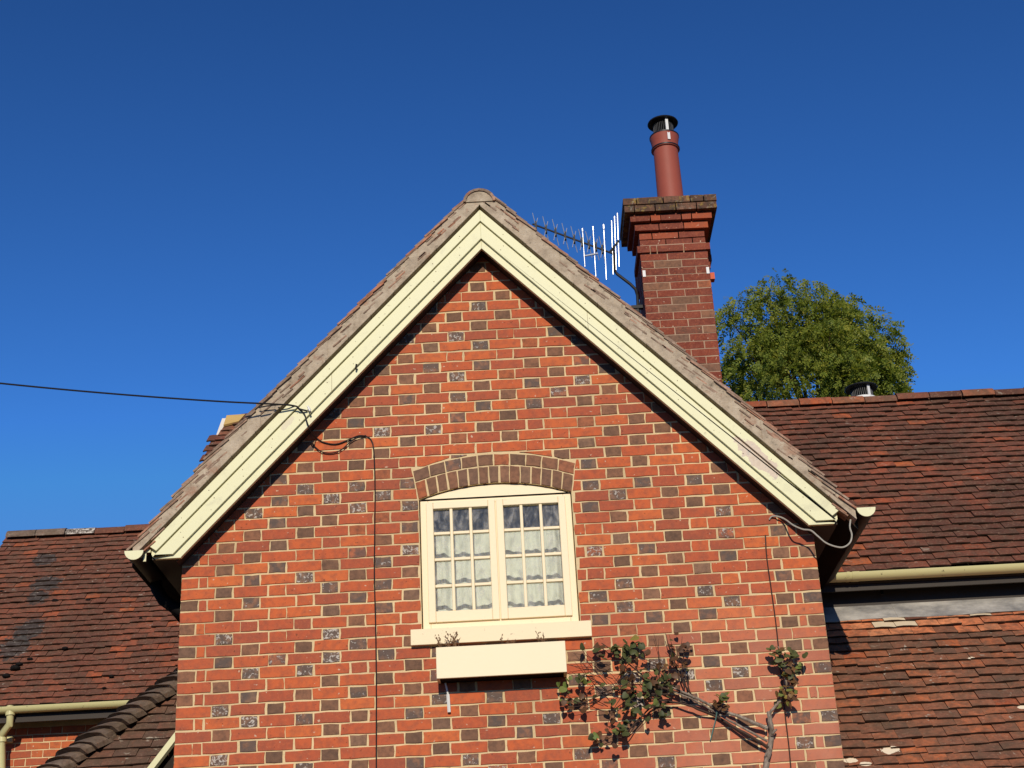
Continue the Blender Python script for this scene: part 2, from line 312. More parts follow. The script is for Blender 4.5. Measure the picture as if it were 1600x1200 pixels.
M_TILE_V = mat_tile('verge_tile', [(0.0, (0.2928, 0.2040, 0.1440)), (0.45, (0.4148, 0.2880, 0.2040)), (0.8, (0.4880, 0.2880, 0.1920)), (1.0, (0.5368, 0.2160, 0.1200))], 0.5, 0.1)
M_BONNET = mat_tile('bonnet_tile', [(0.0, (0.16, 0.118, 0.085)), (1.0, (0.27, 0.19, 0.135))], 1.0, 0.15, 0.45)
t = NT('bark'); p = t.pos()
M_BARK = t.out(t.ramp(t.noise(t.scale(p, (1, 1, 0.4)), 40, 4, 0.7), [(0.3, (0.10, 0.07, 0.05)), (0.55, (0.26, 0.20, 0.15)), (0.75, (0.42, 0.35, 0.28))]), 0.9, 0.2)
M_TWIG = plain('dark_twig', (0.06, 0.033, 0.022), 0.8)
M_DRY = plain('dry_stem', (0.22, 0.12, 0.06), 0.8)
def mat_leaf(name, stops, trans=0.35):
    t = NT(name); sd = t.seed(); c = t.ramp(t.math('ADD', t.math('MULTIPLY', sd, 0.6), t.math('MULTIPLY', t.math('SUBTRACT', t.noise(t.pos(), 1.5, 3, 0.6), 0.3), 1.0), clamp=True), stops); t.out(c, 0.5, 0.22)
    tr = t.N.new('ShaderNodeBsdfTranslucent'); t._in(tr.inputs[0], t.mix(1.0, c, (1.0, 1.0, 0.45), 'MULTIPLY'))
    mx = t.N.new('ShaderNodeMixShader'); mx.inputs[0].default_value = trans
    o = t.N['Material Output']; t.t.links.new(t.b.outputs[0], mx.inputs[1]); t.t.links.new(tr.outputs[0], mx.inputs[2]); t.t.links.new(mx.outputs[0], o.inputs[0]); return t.m
M_TREE = mat_leaf('tree_leaf', [(0.0, (0.10, 0.14, 0.024)), (0.35, (0.18, 0.23, 0.035)), (0.7, (0.28, 0.30, 0.045)), (0.93, (0.38, 0.34, 0.05)), (0.97, (0.44, 0.32, 0.04)), (1.0, (0.46, 0.27, 0.04))], 0.45)
M_LEAFG = mat_leaf('climber_leaf_green', [(0.0, (0.0476, 0.0540, 0.0196)), (0.7, (0.0935, 0.1020, 0.0336)), (1.0, (0.1700, 0.1650, 0.0490))], 0.2)
M_LEAFB = mat_leaf('climber_leaf_purple', [(0.0, (0.0720, 0.0340, 0.0196)), (0.6, (0.1350, 0.0646, 0.0280)), (1.0, (0.2340, 0.1275, 0.0392))], 0.2)
M_LEAFY = mat_leaf('climber_leaf_light', [(0.0, (0.16, 0.24, 0.05)), (0.6, (0.22, 0.26, 0.07)), (1.0, (0.42, 0.24, 0.04))], 0.4)
t = NT('window_glass'); tr = t.N.new('ShaderNodeBsdfTransparent'); tr.inputs[0].default_value = (0.95, 0.97, 0.95, 1)
gl = t.N.new('ShaderNodeBsdfGlossy'); gl.inputs['Roughness'].default_value = 0.02; fr = t.N.new('ShaderNodeFresnel'); fr.inputs[0].default_value = 1.52
mx = t.N.new('ShaderNodeMixShader'); t.t.links.new(t.math('MULTIPLY', fr.outputs[0], 1.1, clamp=True), mx.inputs[0]); t.t.links.new(tr.outputs[0], mx.inputs[1]); t.t.links.new(gl.outputs[0], mx.inputs[2])
bn = t.N.new('ShaderNodeBump'); bn.inputs['Strength'].default_value = 0.15; bn.inputs['Distance'].default_value = 0.02; t._in(bn.inputs['Height'], t.noise(t.pos(), 7, 2)); t.t.links.new(bn.outputs[0], gl.inputs['Normal'])
df = t.N.new('ShaderNodeBsdfDiffuse'); df.inputs[0].default_value = (0.62, 0.58, 0.54, 1); m2 = t.N.new('ShaderNodeMixShader')        # pale mottled film painted in for the reflections on the panes
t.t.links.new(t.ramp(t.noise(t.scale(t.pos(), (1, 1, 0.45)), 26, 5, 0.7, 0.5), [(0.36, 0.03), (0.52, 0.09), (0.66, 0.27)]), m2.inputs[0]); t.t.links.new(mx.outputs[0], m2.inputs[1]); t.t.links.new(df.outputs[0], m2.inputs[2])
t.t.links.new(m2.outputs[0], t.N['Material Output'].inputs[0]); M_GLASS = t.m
t = NT('curtain_cotton'); c = (0.95, 0.94, 0.84); t.out(c, 0.9, 0.1)
tr = t.N.new('ShaderNodeBsdfTranslucent'); tr.inputs[0].default_value = (0.7, 0.7, 0.6, 1); mx = t.N.new('ShaderNodeMixShader'); mx.inputs[0].default_value = 0.10
t.t.links.new(t.b.outputs[0], mx.inputs[1]); t.t.links.new(tr.outputs[0], mx.inputs[2]); t.t.links.new(mx.outputs[0], t.N['Material Output'].inputs[0]); M_CURT = t.m
t = NT('lawn'); p = t.pos(); M_GROUND = t.out(t.ramp(t.noise(p, 0.6, 5, 0.7), [(0.3, (0.06, 0.055, 0.03)), (0.7, (0.10, 0.085, 0.05))]), 0.95, 0.1)
t = NT('plain_brickwork'); p = t.pos(); bt = t.N.new('ShaderNodeTexBrick'); bt.inputs['Scale'].default_value = 1.0; bt.inputs['Brick Width'].default_value = 0.225; bt.inputs['Row Height'].default_value = 0.075; bt.inputs['Mortar Size'].default_value = 0.006
bt.inputs['Color1'].default_value = (0.40, 0.08, 0.03, 1); bt.inputs['Color2'].default_value = (0.28, 0.07, 0.035, 1); bt.inputs['Mortar'].default_value = (0.6, 0.45, 0.26, 1)
sx = t.N.new('ShaderNodeSeparateXYZ'); t._in(sx.inputs[0], p); cb = t.N.new('ShaderNodeCombineXYZ'); t._in(cb.inputs[0], t.math('ADD', sx.outputs[0], sx.outputs[1])); t._in(cb.inputs[1], sx.outputs[2]); t._in(bt.inputs['Vector'], cb.outputs[0])
M_PLAINBRICK = t.out(bt.outputs[0], 0.9, 0.2)

# ------------------------------------------------------------------ ground
g = MB(); g.add([(-400, -400, 0), (400, -400, 0), (400, 400, 0), (-400, 400, 0)], [(0, 1, 2, 3)])
obj('ground', g, M_GROUND, kind='structure')

# ------------------------------------------------------------------ bricks
def brick_outline(poly, front=-0.0045, back=0.003, jit=0.0028, mb=None):
    """one brick from its face polygon (x,z): worn outline, small arris, real depth"""
    n = len(poly); pts = []
    for i in range(n):
        a = Vector(poly[i]); b = Vector(poly[(i + 1) % n]); L = (b - a).length
        pts.append(a); k = 2 if L > 0.15 else 1
        for j in range(k): pts.append(a.lerp(b, (j + 1) / (k + 1)))
    c = sum(pts, Vector((0, 0))) / len(pts)
    out = [q + Vector((random.uniform(-jit, jit), random.uniform(-jit, jit))) for q in pts]
    inn = []
    for q in out:
        d = c - q; L = d.length; inn.append(q + d / L * min(0.0035, L * 0.3))
    N = len(out); f = front + random.uniform(-0.002, 0.0015)
    vv = [(q.x, f, q.y) for q in inn] + [(q.x, f + 0.0025, q.y) for q in out] + [(q.x, back, q.y) for q in out]
    ff = [tuple(range(N))] + [(i, i + N, (i + 1) % N + N, (i + 1) % N) for i in range(N)] + [(i + N, i + 2 * N, (i + 1) % N + 2 * N, (i + 1) % N + N) for i in range(N)]
    mb.add(vv, ff)
BRICK_MESH = {}
def brick_mesh(kind, mat):
    L = {'s': 0.215, 'h': 0.1025, 'c': 0.05}[kind]; k = (kind, mat.name, random.randrange(6))
    if k not in BRICK_MESH:
        mb = MB(); brick_outline([(-L / 2, -0.0325), (L / 2, -0.0325), (L / 2, 0.0325), (-L / 2, 0.0325)], mb=mb)
        me = mb.mesh('brick'); me.materials.append(mat); BRICK_MESH[k] = me
    return BRICK_MESH[k], L
def clip(poly, n, d):                    # keep n.p <= d
    out = []
    for i in range(len(poly)):
        a, b = poly[i], poly[(i + 1) % len(poly)]; da = n[0] * a[0] + n[1] * a[1] - d; db = n[0] * b[0] + n[1] * b[1] - d
        if da <= 0: out.append(a)
        if (da < 0) != (db < 0): s = da / (da - db); out.append((a[0] + s * (b[0] - a[0]), a[1] + s * (b[1] - a[1])))
    return out
def area(poly): return abs(sum(poly[i][0] * poly[(i + 1) % len(poly)][1] - poly[(i + 1) % len(poly)][0] * poly[i][1] for i in range(len(poly)))) / 2

def lay_bricks(parent, pieces, Y, limit, hidden=None):
    """pieces: (poly, kind, mat). whole rectangles become objects that share meshes; the rest one 'stuff' mesh per material"""
    ranked = []
    for poly, kind, mat in pieces:
        cx = sum(q[0] for q in poly) / len(poly); cz = sum(q[1] for q in poly) / len(poly)
        px, py, d = proj((cx, Y, cz)); vis = -8 < px < 1608 and -5 < py < 1206 and not (hidden and hidden(px, py))
        ranked.append(((area(poly) / d / d) if vis else -1 + area(poly) * 1e-3, poly, kind, mat, cx, cz))
    ranked.sort(key=lambda r: -r[0]); rest = {}
    for i, (sc, poly, kind, mat, cx, cz) in enumerate(ranked):
        if i < limit and sc > 0:
            if len(poly) == 4 and kind != 'x':
                me, L = brick_mesh(kind, mat); wdt = max(q[0] for q in poly) - min(q[0] for q in poly); hgt = max(q[1] for q in poly) - min(q[1] for q in poly)
                inst('brick', me, Matrix.Translation((cx, Y, cz)) @ Matrix.Rotation(rad(random.uniform(-0.35, 0.35)), 4, 'Y') @ Matrix.Diagonal((wdt / L, 1, hgt / 0.065, 1)), parent)
            else:
                mb = MB(); brick_outline([(q[0] - cx, q[1] - cz) for q in poly], mb=mb); me = mb.mesh('brick'); me.materials.append(mat); inst('brick', me, Matrix.Translation((cx, Y, cz)), parent)
        else:
            mb = rest.setdefault(mat.name, (MB(), mat))[0]; k = len(mb.v); brick_outline(poly, mb=mb); mb.v[k:] = [(a, b + Y, c) for a, b, c in mb.v[k:]]
    if rest:
        big = MB(); mats = []; idx = []
        for mb, mat in rest.values():
            big.add(mb.v, mb.f); mats.append(mat); idx += [len(mats) - 1] * len(mb.f)
        me = bpy.data.meshes.new('brick'); me.from_pydata(big.v, [], big.f)
        for mm in mats: me.materials.append(mm)
        me.polygons.foreach_set('material_index', idx); me.update()
        o = link(bpy.data.objects.new('brick', me), parent); o['kind'] = 'stuff'

# ------------------------------------------------------------------ the gable house
W = 4.052; XC = 2.012; H0 = 4.506; C = 0.075; T = 1.062          # wall width, ridge line, a bed joint at eaves level, course height, roof slope
house = thing('brick_house', 'red brick gable with cream bargeboards, cottage window and tall chimney', 'house', (XC, 0, 0))
WX0, WX1, SILLZ = 1.528, 2.522, 4.09                               # window opening
ARC = (2.025, 1.395); ARCR = 1.42                                   # intrados: through (1.53,4.985), crown 5.045
def arc_z(x, r):
    zc = 5.045 - ARCR; return zc + math.sqrt(max(0, r * r - (x - 2.025) ** 2))
wall = MB(); Z0 = 2.9; yb = 0.22
top = lambda x: 6.74 - T * abs(x - XC)
wall.prism([(0, Z0), (WX0, Z0), (WX0, top(WX0)), (0, top(0))], 0, yb)
wall.prism([(WX1, Z0), (W, Z0), (W, top(W)), (WX1, top(WX1))], 0, yb)
wall.prism([(WX0, Z0), (WX1, Z0), (WX1, SILLZ - 0.02), (WX0, SILLZ - 0.02)], 0, yb)
ns = 16; xs = [WX0 + (WX1 - WX0) * i / ns for i in range(ns + 1)]
for i in range(ns):
    a, b = xs[i], xs[i + 1]; pl = [(a, arc_z(a, ARCR)), (b, arc_z(b, ARCR)), (b, top(b))]
    if a < XC < b: pl.append((XC, 6.74))
    pl.append((a, top(a))); wall.prism(pl, 0, yb)
wallo = obj('wall', wall, M_MORTAR, house)
pl = MB(); pl.box(0, W, 0.001, yb, 0, Z0); pl.box(0, 0.22, yb, 6, 0, 4.7); pl.box(W - 0.22, W, yb, 6, 0, 4.7); pl.prism([(0, 0), (W, 0), (W, 4.62), (XC, 6.7), (0, 4.62)], 6, 6.2)
obj('lower_wall', pl, M_PLAINBRICK, house)

def bond(kindrow):
    seq = []
    if kindrow == 'B':
        seq = ['s', 'h'] * 10 + ['s', 's', 's']
    else:
        seq = ['h', 'c'] + ['s', 'h'] * 11 + ['c', 'h']
    ln = {'s': 0.225, 'h': 0.1125, 'c': 0.0575}; tot = sum(ln[k] for k in seq) - 0.01; f = W / tot; x = 0; out = []
    for k in seq:
        l = ln[k] * f; out.append((k, x, x + l - 0.01)); x += l
    return out
pieces = []
AH = 0.198                                                              # height of the two rings of the arch
def arch_pt(t, h): x = WX0 - 0.004 + t * (WX1 - WX0 + 0.008); return (x + (t - 0.5) * 0.34 * h, arc_z(min(max(x, WX0), WX1), ARCR) + h)
for row in range(-30, 22):
    z1 = H0 - row * C - 0.005; z0 = z1 - 0.065
    kr = 'B' if row % 2 == 1 else 'A'
    shift = random.uniform(-0.008, 0.008)
    for k, a, b in bond(kr):
        a += 0 if a < 0.01 else shift + random.uniform(-0.004, 0.004); b += 0 if b > W - 0.02 else shift + random.uniform(-0.003, 0.003)
        dz = random.uniform(-0.0015, 0.0015)
        segs = [(a, b)]
        if z0 < 5.0 and z1 > SILLZ - 0.02:
            segs = [(s0, s1) for s0, s1 in ((a, min(b, WX0 - 0.004)), (max(a, WX1 + 0.004), b)) if s1 - s0 > 0.025]
        for s0, s1 in segs:
            poly = [(s0, z0 + dz), (s1, z0 + dz), (s1, z1 + dz), (s0, z1 + dz)]
            poly = clip(poly, (-T, 1), 6.74 - T * XC) if (s0 + s1) / 2 < XC else clip(poly, (T, 1), 6.74 + T * XC)
            if len(poly) < 3 or area(poly) < 0.0006: continue
            if (s0 < XC < s1) and 6.6 < z1: poly = clip(poly, (-T, 1), 6.74 - T * XC); poly = clip(poly, (T, 1), 6.74 + T * XC)
            if len(poly) < 3: continue
            # arch rings cut the courses above the window
            xm = (s0 + s1) / 2; zm = (z0 + z1) / 2; sk = 0.17; ztop = arch_pt(0, AH)[1]
            if z1 > 4.96 and zm < ztop + 0.012 and 1.2 < xm < 2.85:
                if xm < 2.025: poly = clip(poly, (1, sk), WX0 - 0.013 + sk * 4.985)
                else: poly = clip(poly, (-1, sk), -(WX1 + 0.013) + sk * 4.985)
            elif zm >= ztop + 0.012 and z0 < 5.36 and WX0 - 0.12 < xm < WX1 + 0.12:
                cx = min(max(xm, WX0 + 0.02), WX1 - 0.02); q0 = arch_pt((cx - 0.03 - WX0) / (WX1 - WX0), AH + 0.010); q1 = arch_pt((cx + 0.03 - WX0) / (WX1 - WX0), AH + 0.010)
                dx, dz_ = q1[0] - q0[0], q1[1] - q0[1]; L = math.hypot(dx, dz_); nx, nz = -dz_ / L, dx / L
                poly = clip(poly, (-nx, -nz), -(nx * q0[0] + nz * q0[1]))
            if len(poly) < 3 or area(poly) < 0.0005: continue
            if k == 'h':
                r = random.random(); mat = M_GLAZE if r < 0.34 else M_DARK if r < 0.82 else M_RED
                kd = 'h'
            elif k == 'c': mat = M_RED; kd = 'c'
            else:
                mat = M_RED; kd = 's'
            if abs(s1 - s0 - (b - a)) > 0.01: kd = 's' if s1 - s0 > 0.15 else 'h' if s1 - s0 > 0.07 else 'c'
            rect = len(poly) == 4 and abs(area(poly) - (s1 - s0) * (z1 - z0)) < 1e-6
            pieces.append((poly, kd if rect else 'x', mat))
def hid(px, py):
    return (640 < px < 925 and 965 < py < 1010) or (680 < px < 886 and 1000 < py < 1075)
lay_bricks(wallo, pieces, 0.0, 300, hid)

# segmental arch: fifteen soldiers under ten flat headers
def arch_ring(n, ha, hb):
    for i in range(n):
        g_ = 0.0042; ta = i / n + g_ * (0.6 + 0.8 * random.random()); tb = (i + 1) / n - g_ * (0.6 + 0.8 * random.random())
        poly = [arch_pt(ta, ha), arch_pt(tb, ha), arch_pt(tb, hb), arch_pt(ta, hb)]; cx = sum(q[0] for q in poly) / 4; cz = sum(q[1] for q in poly) / 4
        mb = MB(); brick_outline([(q[0] - cx, q[1] - cz) for q in poly], front=-0.005, back=0.10, mb=mb); me = mb.mesh('arch_brick')
        me.materials.append(M_GLAZE if random.random() < 0.10 else M_DARK); inst('arch_brick', me, Matrix.Translation((cx, 0, cz)), wallo)
arch_ring(15, 0.001, 0.114); arch_ring(10, 0.123, AH)

# window -------------------------------------------------------------
fr = MB(); FY = 0.022; FB = 0.10
x0, x1, zt, zb = 1.534, 2.516, 4.956, SILLZ
hb = [(x0, zt + 0.002)] + [(x1, zt + 0.002)] + [(x, arc_z(x, ARCR) - 0.004) for x in np.linspace(x1, x0, 15)]
fr.box(x0, x0 + 0.05, FY, FB, zb, zt); fr.box(x1 - 0.05, x1, FY, FB, zb, zt); fr.box(x0 + 0.05, x1 - 0.05, FY, FB, zt - 0.035, zt); fr.box(x0 + 0.05, x1 - 0.05, FY, FB, zb, zb + 0.05)
fr.box(2.012, 2.036, FY, FB, zb + 0.05, zt - 0.035)
obj('window_frame', fr, M_CREAM, house, bevel=0.003)
hbm = MB(); hbm.prism([(float(a), float(b)) for a, b in hb], FY - 0.004, FB); obj('head_board', hbm, M_CREAM, house, bevel=0.002)
rm = MB(); rm.box(1.1, 3.0, 0.30, 2.2, 3.3, 5.4); ro = obj('room_interior', rm, M_ROOM, house)
me = ro.data; bm = bmesh.new(); bm.from_mesh(me); fs = [f for f in bm.faces if f.calc_center_median().y < 0.35]; bmesh.ops.delete(bm, geom=fs, context='FACES'); bm.to_mesh(me); bm.free()
def sash(sx0, sx1):
    z0, z1 = zb + 0.043, zt - 0.022; st = 0.046; y0, y1 = 0.006, 0.046
    s = MB(); s.box(sx0, sx0 + st, y0, y1, z0, z1); s.box(sx1 - st, sx1, y0, y1, z0, z1); s.box(sx0 + st, sx1 - st, y0, y1, z1 - st, z1); s.box(sx0 + st, sx1 - st, y0, y1, z0, z0 + 0.072)
    so = obj('sash', s, M_CREAM, house, bevel=0.004)
    gx0, gx1, gz0, gz1 = sx0 + st, sx1 - st, z0 + 0.072, z1 - st; bw = 0.020
    cw = (gx1 - gx0 - 2 * bw) / 3; rh = (gz1 - gz0 - 3 * bw) / 4
    for i in (1, 2):
        x = gx0 + i * cw + (i - 1) * bw; b = MB(); b.prism([(x, gz0), (x + bw, gz0), (x + bw, gz1), (x, gz1)], y0 + 0.006, y1 - 0.004); obj('glazing_bar', b, M_CREAM, so, bevel=0.004)
    for j in (1, 2, 3):
        z = gz0 + j * rh + (j - 1) * bw
        for i in range(3):
            x = gx0 + i * (cw + bw); b = MB(); b.box(x, x + cw, y0 + 0.008, y1 - 0.006, z, z + bw); obj('glazing_bar', b, M_CREAM, so, bevel=0.004)
    for i in range(3):
        for j in range(4):
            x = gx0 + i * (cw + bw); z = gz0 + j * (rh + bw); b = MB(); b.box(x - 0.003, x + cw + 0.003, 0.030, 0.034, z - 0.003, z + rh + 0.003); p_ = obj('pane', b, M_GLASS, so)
            p_.data.transform(Matrix.Translation((0, 0, 0)))
    return gx0, gx1
L0 = sash(1.572, 2.021); L1 = sash(2.027, 2.478)
si = MB(); si.prism([(1.458, 3.982), (2.589, 3.982), (2.589, 4.083), (1.458, 4.083)], -0.043, 0.0015); si.box(WX0 + 0.002, WX1 - 0.002, -0.012, 0.10, 4.0835, SILLZ - 0.0005)
obj('window_sill', si, M_SILL, house, bevel=0.005)

# roof ---------------------------------------------------------------
def mir(poly): return [(2 * XC - x, z) for x, z in poly]
rk = lambda x, zz: zz - T * (XC - x)
roof = MB()
for mfun in (lambda p: p, mir):
    roof.prism(mfun([(XC, 7.025), (XC, 7.09), (-0.30, rk(-0.30, 7.09)), (-0.30, rk(-0.30, 7.025))]), -0.09, 6.3)
roofo = obj('roof', roof, M_INNER, house)
crs = MB()                                                            # stepped tile courses of the slopes that no one sees from the front
for mfun in (lambda p: p, mir):
    for i in range(32):
        s0 = -0.33 + i * 0.069; s1 = s0 + 0.10
        crs.prism(mfun([(s0, rk(s0, 7.140)), (s1, rk(s1, 7.120)), (s1, rk(s1, 7.106)), (s0, rk(s0, 7.126))]), -0.08, 6.28)
obj('tile_courses', crs, M_TILE_L, roofo, kind='stuff')
# verge: tile ends bedded in mortar
ca = math.cos(math.atan(T)); sa = math.sin(math.atan(T))
vm = MB()
def vo(x, side): return 7.1195 + 0.091 * min(1.0, max(0.0, (x + 0.31) / 0.45)) + (0.022 * math.exp(-((x - 0.9) / 0.6) ** 2) if side else 0.0)
for side, mfun in ((0, lambda p: p), (1, mir)):
    n = 26; hi = []
    for i in range(n + 1):
        x = XC - (XC + 0.275) * i / n; hi.append((x, min(rk(x, vo(x, side) - 0.018), 7.1195)))
    low = [(x, rk(x, 7.0395) + random.uniform(-0.003, 0.003)) for x, z in hi[1:]]
    for i in range(n):
        a = hi[i]; b = hi[i + 1]; la = (a[0], rk(a[0], 7.0395)) if i == 0 else low[i - 1]; lb = low[i]
        vm.prism(mfun([a, b, lb, la]), -0.187 + random.uniform(-0.004, 0.004), -0.085)
obj('verge_mortar', vm, M_VERGE, roofo)
TILT = rad(5.2)
for side in (0, 1):
    for i in range(35):
        s = 0.004 + i * 0.0975; ln = random.uniform(0.17, 0.24); th_ = 0.0125
        x_t = -0.312 + s * ca + random.uniform(-0.004, 0.004); z_t = rk(x_t, vo(x_t, side) - 0.012) + random.uniform(-0.003, 0.005)
        if x_t > XC - 0.16: continue
        ang = math.atan(T) - TILT + rad(random.uniform(-0.9, 0.9)); d = Vector((math.cos(ang), math.sin(ang))); nn = Vector((-d.y, d.x)); a = Vector((x_t, z_t))
        poly = [a, a + d * ln, a + d * ln + nn * th_, a + nn * th_]; poly = [(q.x, q.y) for q in poly]
        if side: poly = mir(poly)
        cx = sum(q[0] for q in poly) / 4; cz = sum(q[1] for q in poly) / 4; yv = -0.196 + random.uniform(-0.010, 0.005)
        mb = MB(); mb.prism([(q[0] - cx, q[1] - cz) for q in poly], yv, -0.06); me = mb.mesh('tile'); me.materials.append(M_TILE_V)
        inst('tile', me, Matrix.Translation((cx, 0, cz)), roofo)
        for rep in range(2):                                        # lower layers showing as thin streaks in the mortar
            if random.random() < 0.3: continue
            a2 = a - nn * random.uniform(0.018, 0.075) + d * random.uniform(0.02, 0.09); l2 = random.uniform(0.05, 0.13)
            poly = [a2, a2 + d * l2, a2 + d * l2 + nn * 0.009, a2 + nn * 0.009]; poly = [(q.x, q.y) for q in poly]
            if side: poly = mir(poly)
            cx = sum(q[0] for q in poly) / 4; cz = sum(q[1] for q in poly) / 4
            mb = MB(); mb.prism([(q[0] - cx, q[1] - cz) for q in poly], -0.1900, -0.09); me = mb.mesh('tile'); me.materials.append(M_TILE_V); inst('tile', me, Matrix.Translation((cx, 0, cz)), roofo)
uc = MB()                                                                # undercloak: thin course under the verge
for mfun in (lambda p: p, mir):
    for i in range(15):
        xa = XC - 0.005 - (XC + 0.27) * i / 15; xb = XC - 0.005 - (XC + 0.27) * (i + 0.985) / 15
        uc.prism(mfun([(xa, rk(xa, 7.0385)), (xb, rk(xb, 7.0385)), (xb, rk(xb, 7.0265)), (xa, rk(xa, 7.0265))]), -0.201 + random.uniform(-0.003, 0.003), -0.086)
obj('undercloak', uc, M_VERGE, roofo, kind='stuff')
for i in range(14):                                                      # ridge tiles
    mb = MB(); nseg = 10; ra, rb = 0.112, 0.094; y0 = -0.206 + i * 0.33; y1 = y0 + 0.322
    prof = [(XC + ra * math.cos(PI * k / nseg), 7.0595 + 0.90 * ra * math.sin(PI * k / nseg)) for k in range(nseg + 1)]
    pin = [(XC + rb * math.cos(PI * k / nseg), 7.0575 + 0.90 * rb * math.sin(PI * k / nseg)) for k in range(nseg + 1)]
    for k in range(nseg): mb.prism([prof[k], prof[k + 1], pin[k + 1], pin[k]], y0, y1)
    obj('ridge_tile', mb, M_TILE_V if i == 0 else M_TILE_ORANGE, roofo)
rp = MB(); rp.prism([(XC + 0.104 * math.cos(PI * k / 10), 7.0595 + 0.093 * math.sin(PI * k / 10)) for k in range(11)], -0.196, -0.06); obj('ridge_mortar', rp, M_VERGE, roofo)
# bargeboards
for side, nm in ((0, 'left'), (1, 'right')):
    mf = mir if side else (lambda p: p)
    zi, zo, zf = 6.7115, 7.0005, 4.5955
    mb = MB(); mb.prism(mf([(XC, zi), (XC, zo - 0.01), (-0.165, rk(-0.165, zo - 0.01)), (-0.165, zf + 0.03), (-0.140, zf), (0.024, zf), (0.0245, rk(0.0245, zi))]), -0.150, -0.121)
    bo = obj('bargeboard', mb, M_BARGE, house, bevel=0.002, label=('cream bargeboard with a big bare worn patch near its foot' if side else 'cream bargeboard with cables stapled across it'))
    mz0, mz1 = 6.7795, 6.9035; fz_ = zf + 0.020
    mb = MB(); mb.prism(mf([(XC, mz0), (XC, mz1), (-0.150, rk(-0.150, mz1)), (-0.150, fz_), (XC - (mz0 - fz_) / T, fz_)]), -0.170, -0.1505); obj('moulding', mb, M_BARGE, bo, bevel=0.002)
    mb = MB(); mb.prism(mf([(XC, 6.9115), (XC, zo), (-0.178, rk(-0.178, zo)), (-0.128, rk(-0.128, 6.9115))]), -0.183, -0.1505); obj('moulding', mb, M_BARGE, bo, bevel=0.002)
    nh = MB()                                                            # nail heads and a scarf joint in the board
    for i in range(11):
        for zz_ in (6.815, 6.875, 6.955):
            x = XC - 0.14 - i * 0.185 + random.uniform(-0.02, 0.02); z_ = rk(x, zz_ + random.uniform(-0.006, 0.006)); x = mf([(x, z_)])[0][0]; yy = -0.1712 if zz_ < 6.9 else -0.1842; r_ = random.uniform(0.0022, 0.0036)
            nh.prism([(x + r_ * math.cos(k * PI / 3), z_ + r_ * math.sin(k * PI / 3)) for k in range(6)], yy, yy + 0.003)
    obj('nail_heads', nh, M_RUST, bo, kind='stuff')
    jx = 0.98 if side == 0 else 1.32; jm = MB(); jm.prism(mf([(jx, rk(jx, 6.780)), (jx + 0.0022, rk(jx + 0.0022, 6.780)), (jx + 0.0022, rk(jx + 0.0022, 6.903)), (jx, rk(jx, 6.903))]), -0.1708, -0.165); obj('board_joint', jm, M_RUST, bo)
    # soffit on the rake, boxed eaves, gutter
    sf = MB(); sf.prism(mf([(XC, 6.7275), (XC, 6.7475), (-0.01, rk(-0.01, 6.7475)), (-0.01, rk(-0.01, 6.7275))]), -0.119, -0.0065)
    sf.prism(mf([(-0.141, zf + 0.004), (-0.006, zf + 0.004), (-0.006, zf + 0.03), (-0.141, zf + 0.03)]), -0.119, 5.5)
    sf.prism(mf([(-0.165, zf + 0.005), (-0.1415, zf + 0.005), (-0.1415, zf + 0.14), (-0.165, zf + 0.14)]), -0.119, 5.5)
    obj('soffit', sf, M_SOFFIT, house)
    gx = -0.261 if side == 0 else 4.363; gz = 4.639 if side == 0 else 4.673; gr = 0.060
    gt = MB(); gt.gutter((gx, -0.200, gz), 'y', 0.58 if side == 0 else 5.4, gr); go = obj('gutter', gt, M_SOFFIT, house, smooth=True)
    cp = MB(); cp.prism([(gx + gr * math.cos(PI + PI * k / 12), gz + gr * math.sin(PI + PI * k / 12)) for k in range(13)], -0.211, -0.201); obj('end_cap', cp, M_BARGE, go)
lb = MB(); lb.box(-0.212, -0.168, -0.162, -0.151, 4.638, 4.657); lb.box(-0.212, -0.194, -0.162, -0.151, 4.580, 4.638); obj('gutter_bracket', lb, M_BARGE, house)
dp = MB(); dp.tube([on_y(240, 876, 0.33), on_y(242, 900, 0.33), on_y(245, 920, 0.33), on_y(255, 937, 0.33), on_y(269, 947, 0.33), on_y(284, 955, 0.33), on_y(300, 963, 0.33)], 0.041, 12); obj('downpipe', dp, M_BLACK, house, smooth=True)

t = NT('brick_cap_lichen'); p = t.pos(); q = t.off(p, t.seed())
c = t.mix(t.ramp(t.noise(q, 20, 4, 0.65), [(0.4, 0.0), (0.65, 1.0)]), t.ramp(t.seed(), [(0.0, (0.10, 0.055, 0.038)), (0.6, (0.16, 0.075, 0.045)), (1.0, (0.21, 0.10, 0.06))]), (0.06, 0.042, 0.030))
c = t.mix(t.math('MULTIPLY', t.ramp(t.noise(p, 11, 5, 0.7), [(0.54, 0.0), (0.64, 1.0)]), 0.75), c, (0.30, 0.20, 0.045))
c = t.mix(t.math('MULTIPLY', t.ramp(t.noise(p, 26, 4, 0.7), [(0.58, 0.0), (0.68, 1.0)]), 0.6), c, (0.33, 0.29, 0.22)); t.bump(t.noise(q, 60, 4, 0.7), 0.6, 0.006); M_CAP = t.out(c, 0.9, 0.15)
